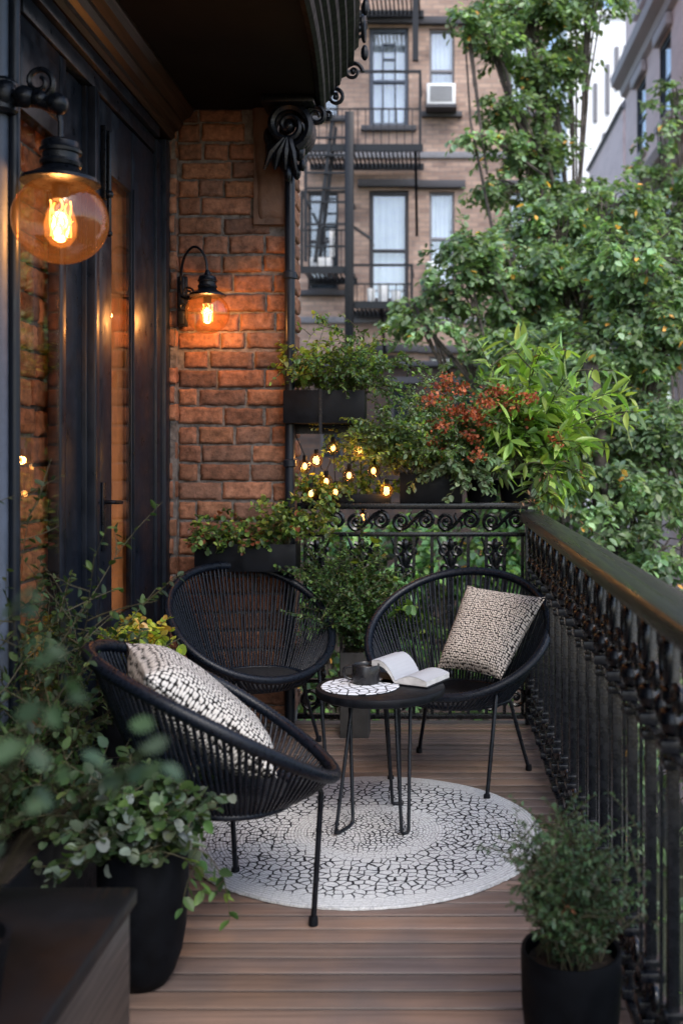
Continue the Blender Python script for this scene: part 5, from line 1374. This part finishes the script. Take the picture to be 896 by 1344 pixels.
# white things standing on the lower landing
for i, (ua, ub, va, vb, lab) in enumerate(((480, 491, 398, 376, 'narrow white pot on the lower fire escape landing'), (494, 508, 398, 370, 'tallest white tub on the lower fire escape landing'), (512, 525, 398, 380, 'squat white tub at the right end of the lower fire escape landing'))):
    r = (ex_(ub) - ex_(ua)) / 2; h = ez_(va - (va - vb)) - ez_(va); zc = ez_(398) + .002
    o = MB().lathe([(r * .8, 0), (r * .85, .01), (r, h * .9), (r, h), (r * .9, h), (r * .85, h * .8), (.01, h * .8)], (0, 0, 0), 20).build('white_tub', M['white'], local=True)
    o.location = ((ex_(ua) + ex_(ub)) / 2, YE2 + .25, zc); tag(o, lab, 'tub', 'white tubs on the landing')
o = MB(); o.box(ex_(405), ex_(434), YE2 + .1, YE2 + .4, ez_(352) + .004, ez_(336)); o.box(ex_(434) - .04, ex_(434) + .05, YE2 + .12, YE2 + .16, ez_(336) + .002, ez_(298))
tag(o.build('balcony_chair', M['white'], bevel=.02), 'white chair on the small fire escape landing', 'chair')

# white tower far off, and the pink facade on the right
wt = thing('white_tower', 'pale white tower block between the trees', 'building', (9, 47, -7.2))
xw = lambda u: (u - U0) * 46 / FPX; zw = lambda v: H - (v - V0) * 46 / FPX
MB().box(xw(744), xw(838), 46, 58, -7, zw(22)).build('wall', M['whitewall'], wt, smooth=False)
for (ua, ub, va, vb) in ((794, 799, 85, 150), (806, 811, 62, 118), (778, 783, 110, 160), (765, 770, 60, 120), (818, 823, 60, 118), (806, 811, 150, 200), (790, 795, 175, 220)):
    MB().box(xw(ua), xw(ub), 45.9, 45.99, zw(vb), zw(va)).build('window', M['greytrim'], wt, smooth=False)
MB().box(xw(742), xw(840), 45.8, 58.2, zw(22) + .01, zw(14)).build('parapet', M['whitewall'], wt, smooth=False)
XP = 6.0
pb = thing('pink_building', 'pink rendered building with grey cornice at the upper right edge', 'building', (XP + 3, 30, -7.2))
hol = []
b = MB()
y0p, y1p = 18, 33
wl = [(yy, yy + 1.3, z, z + 2.1) for yy in (19.5, 23.2, 26.6, 29.8) for z in (2.4, 6.4, 10.2, 14.6)]
ys_ = sorted({y0p, y1p, *[w[0] for w in wl], *[w[1] for w in wl]}); zs_ = sorted({-7.2, 22, *[w[2] for w in wl], *[w[3] for w in wl]})
for i in range(len(ys_) - 1):
    for j in range(len(zs_) - 1):
        cy, cz = (ys_[i] + ys_[i + 1]) / 2, (zs_[j] + zs_[j + 1]) / 2
        if any(w[0] < cy < w[1] and w[2] < cz < w[3] for w in wl): continue
        b.add([(XP, ys_[i], zs_[j]), (XP, ys_[i + 1], zs_[j]), (XP, ys_[i + 1], zs_[j + 1]), (XP, ys_[i], zs_[j + 1])], [(0, 3, 2, 1)])
b.box(XP + .3, XP + 9, y0p, y1p, -7.2, 22); b.build('wall', M['pinkwall'], pb, smooth=False)
MB().box(XP + .16, XP + .28, y0p, y1p, -7, 21.9).build('interior', M['darkglass'], pb, smooth=False)
pc = [(XP - .002, 12.7), (XP - .15, 12.75), (XP - .2, 12.95), (XP - .45, 13.05), (XP - .5, 13.3), (XP - .002, 13.35)]
MB().sweep_y(pc, [y0p, 25, y1p]).build('cornice', M['stonetrim'], pb, ang=20)
MB().sweep_y([(x, z - 4.2) for x, z in pc], [y0p, 25, y1p]).build('cornice', M['stonetrim'], pb, ang=20)
for w in wl:
    q = MB().box(XP + .05, XP + .12, w[0], w[0] + .09, w[2], w[3]).box(XP + .05, XP + .12, w[1] - .09, w[1], w[2], w[3]).box(XP + .05, XP + .12, w[0] + .09, w[1] - .09, w[3] - .09, w[3]).box(XP + .05, XP + .12, w[0] + .09, w[1] - .09, (w[2] + w[3]) / 2 - .04, (w[2] + w[3]) / 2 + .04)
    wo = q.build('window', M['blueframe'], pb, smooth=False)
    MB().box(XP + .08, XP + .09, w[0] + .09, w[1] - .09, w[2], w[3] - .09).build('pane', M['farpane'], wo)
    MB().box(XP - .18, XP - .002, w[0] - .2, w[1] + .2, w[3] + .05, w[3] + .38).build('pediment', M['stonetrim'], wo, bevel=.05)
    MB().box(XP - .14, XP - .002, w[0] - .15, w[1] + .15, w[2] - .2, w[2] - .02).build('sill', M['stonetrim'], wo, bevel=.03)
pa = thing('pink_annex', 'low pink building with sloping roof beside the pink facade', 'building', (7, 38, -7.2))
xa = lambda u: (u - U0) * 36 / FPX; za = lambda v: H - (v - V0) * 36 / FPX
b = MB(); b.add([(xa(817), 36, -7.2), (xa(860), 36, -7.2), (xa(860), 36, za(88)), (xa(817), 36, za(144)), (xa(817), 44, -7.2), (xa(860), 44, -7.2), (xa(860), 44, za(88)), (xa(817), 44, za(144))],
                    [(0, 1, 2, 3), (4, 7, 6, 5), (0, 3, 7, 4), (1, 5, 6, 2)]); b.build('wall', M['pinkwall'], pa, smooth=False)
MB().bar((xa(815), 40, za(142)), (xa(860), 40, za(84)), 8.3, .2, up=(0, 0, 1)).build('roof', M['greytrim'], pa, smooth=False)

# ================================================================== LIGHT, SKY, CAMERA
w = bpy.data.worlds.new('World'); sc.world = w; w.use_nodes = True
nt = w.node_tree; nt.nodes.clear()
sky = nt.nodes.new('ShaderNodeTexSky'); sky.sky_type = 'NISHITA'; sky.sun_disc = False
SUN_EL, SUN_AZ = R(50), R(158)      # azimuth clockwise from +Y (the view direction)
sky.sun_elevation = SUN_EL; sky.sun_rotation = SUN_AZ; sky.air_density = 1.0; sky.dust_density = 2.0; sky.ozone_density = 1.0
hsv = nt.nodes.new('ShaderNodeHueSaturation'); hsv.inputs['Saturation'].default_value = .95; hsv.inputs['Value'].default_value = 2.35
bg = nt.nodes.new('ShaderNodeBackground'); bg.inputs[1].default_value = 0.15
wo = nt.nodes.new('ShaderNodeOutputWorld')
nt.links.new(sky.outputs[0], hsv.inputs['Color']); nt.links.new(hsv.outputs[0], bg.inputs[0]); nt.links.new(bg.outputs[0], wo.inputs[0])
sl_ = bpy.data.lights.new('sun', 'SUN'); sl_.energy = 1.65; sl_.angle = R(20); sl_.color = (1, .985, .965)
so = bpy.data.objects.new('sun', sl_); COL.objects.link(so)
d = Vector((math.sin(SUN_AZ) * math.cos(SUN_EL), math.cos(SUN_AZ) * math.cos(SUN_EL), math.sin(SUN_EL)))
so.rotation_euler = (-d).to_track_quat('-Z', 'Y').to_euler(); so.location = d * 30

cam = bpy.data.cameras.new('camera'); co = bpy.data.objects.new('camera', cam); COL.objects.link(co)
co.location = (0, 0, H); co.rotation_euler = (R(90), 0, 0)
cam.sensor_fit = 'AUTO'; cam.sensor_width = 36; cam.lens = 36 * FPX / 1344
cam.shift_x = (448 - U0) / 1344; cam.shift_y = (V0 - 672) / 1344
cam.clip_start = .05; cam.clip_end = 1000
cam.dof.use_dof = True; cam.dof.focus_distance = 4.3; cam.dof.aperture_fstop = 2.3; cam.dof.aperture_blades = 9
sc.camera = co
sc.view_settings.view_transform = 'Standard'; sc.view_settings.look = 'None'; sc.view_settings.exposure = 0
cy = sc.cycles; cy.use_denoising = True
cy.max_bounces = 8; cy.transparent_max_bounces = 12; cy.diffuse_bounces = 4; cy.glossy_bounces = 3; cy.sample_clamp_indirect = 4.0
cy.caustics_reflective = False; cy.caustics_refractive = False
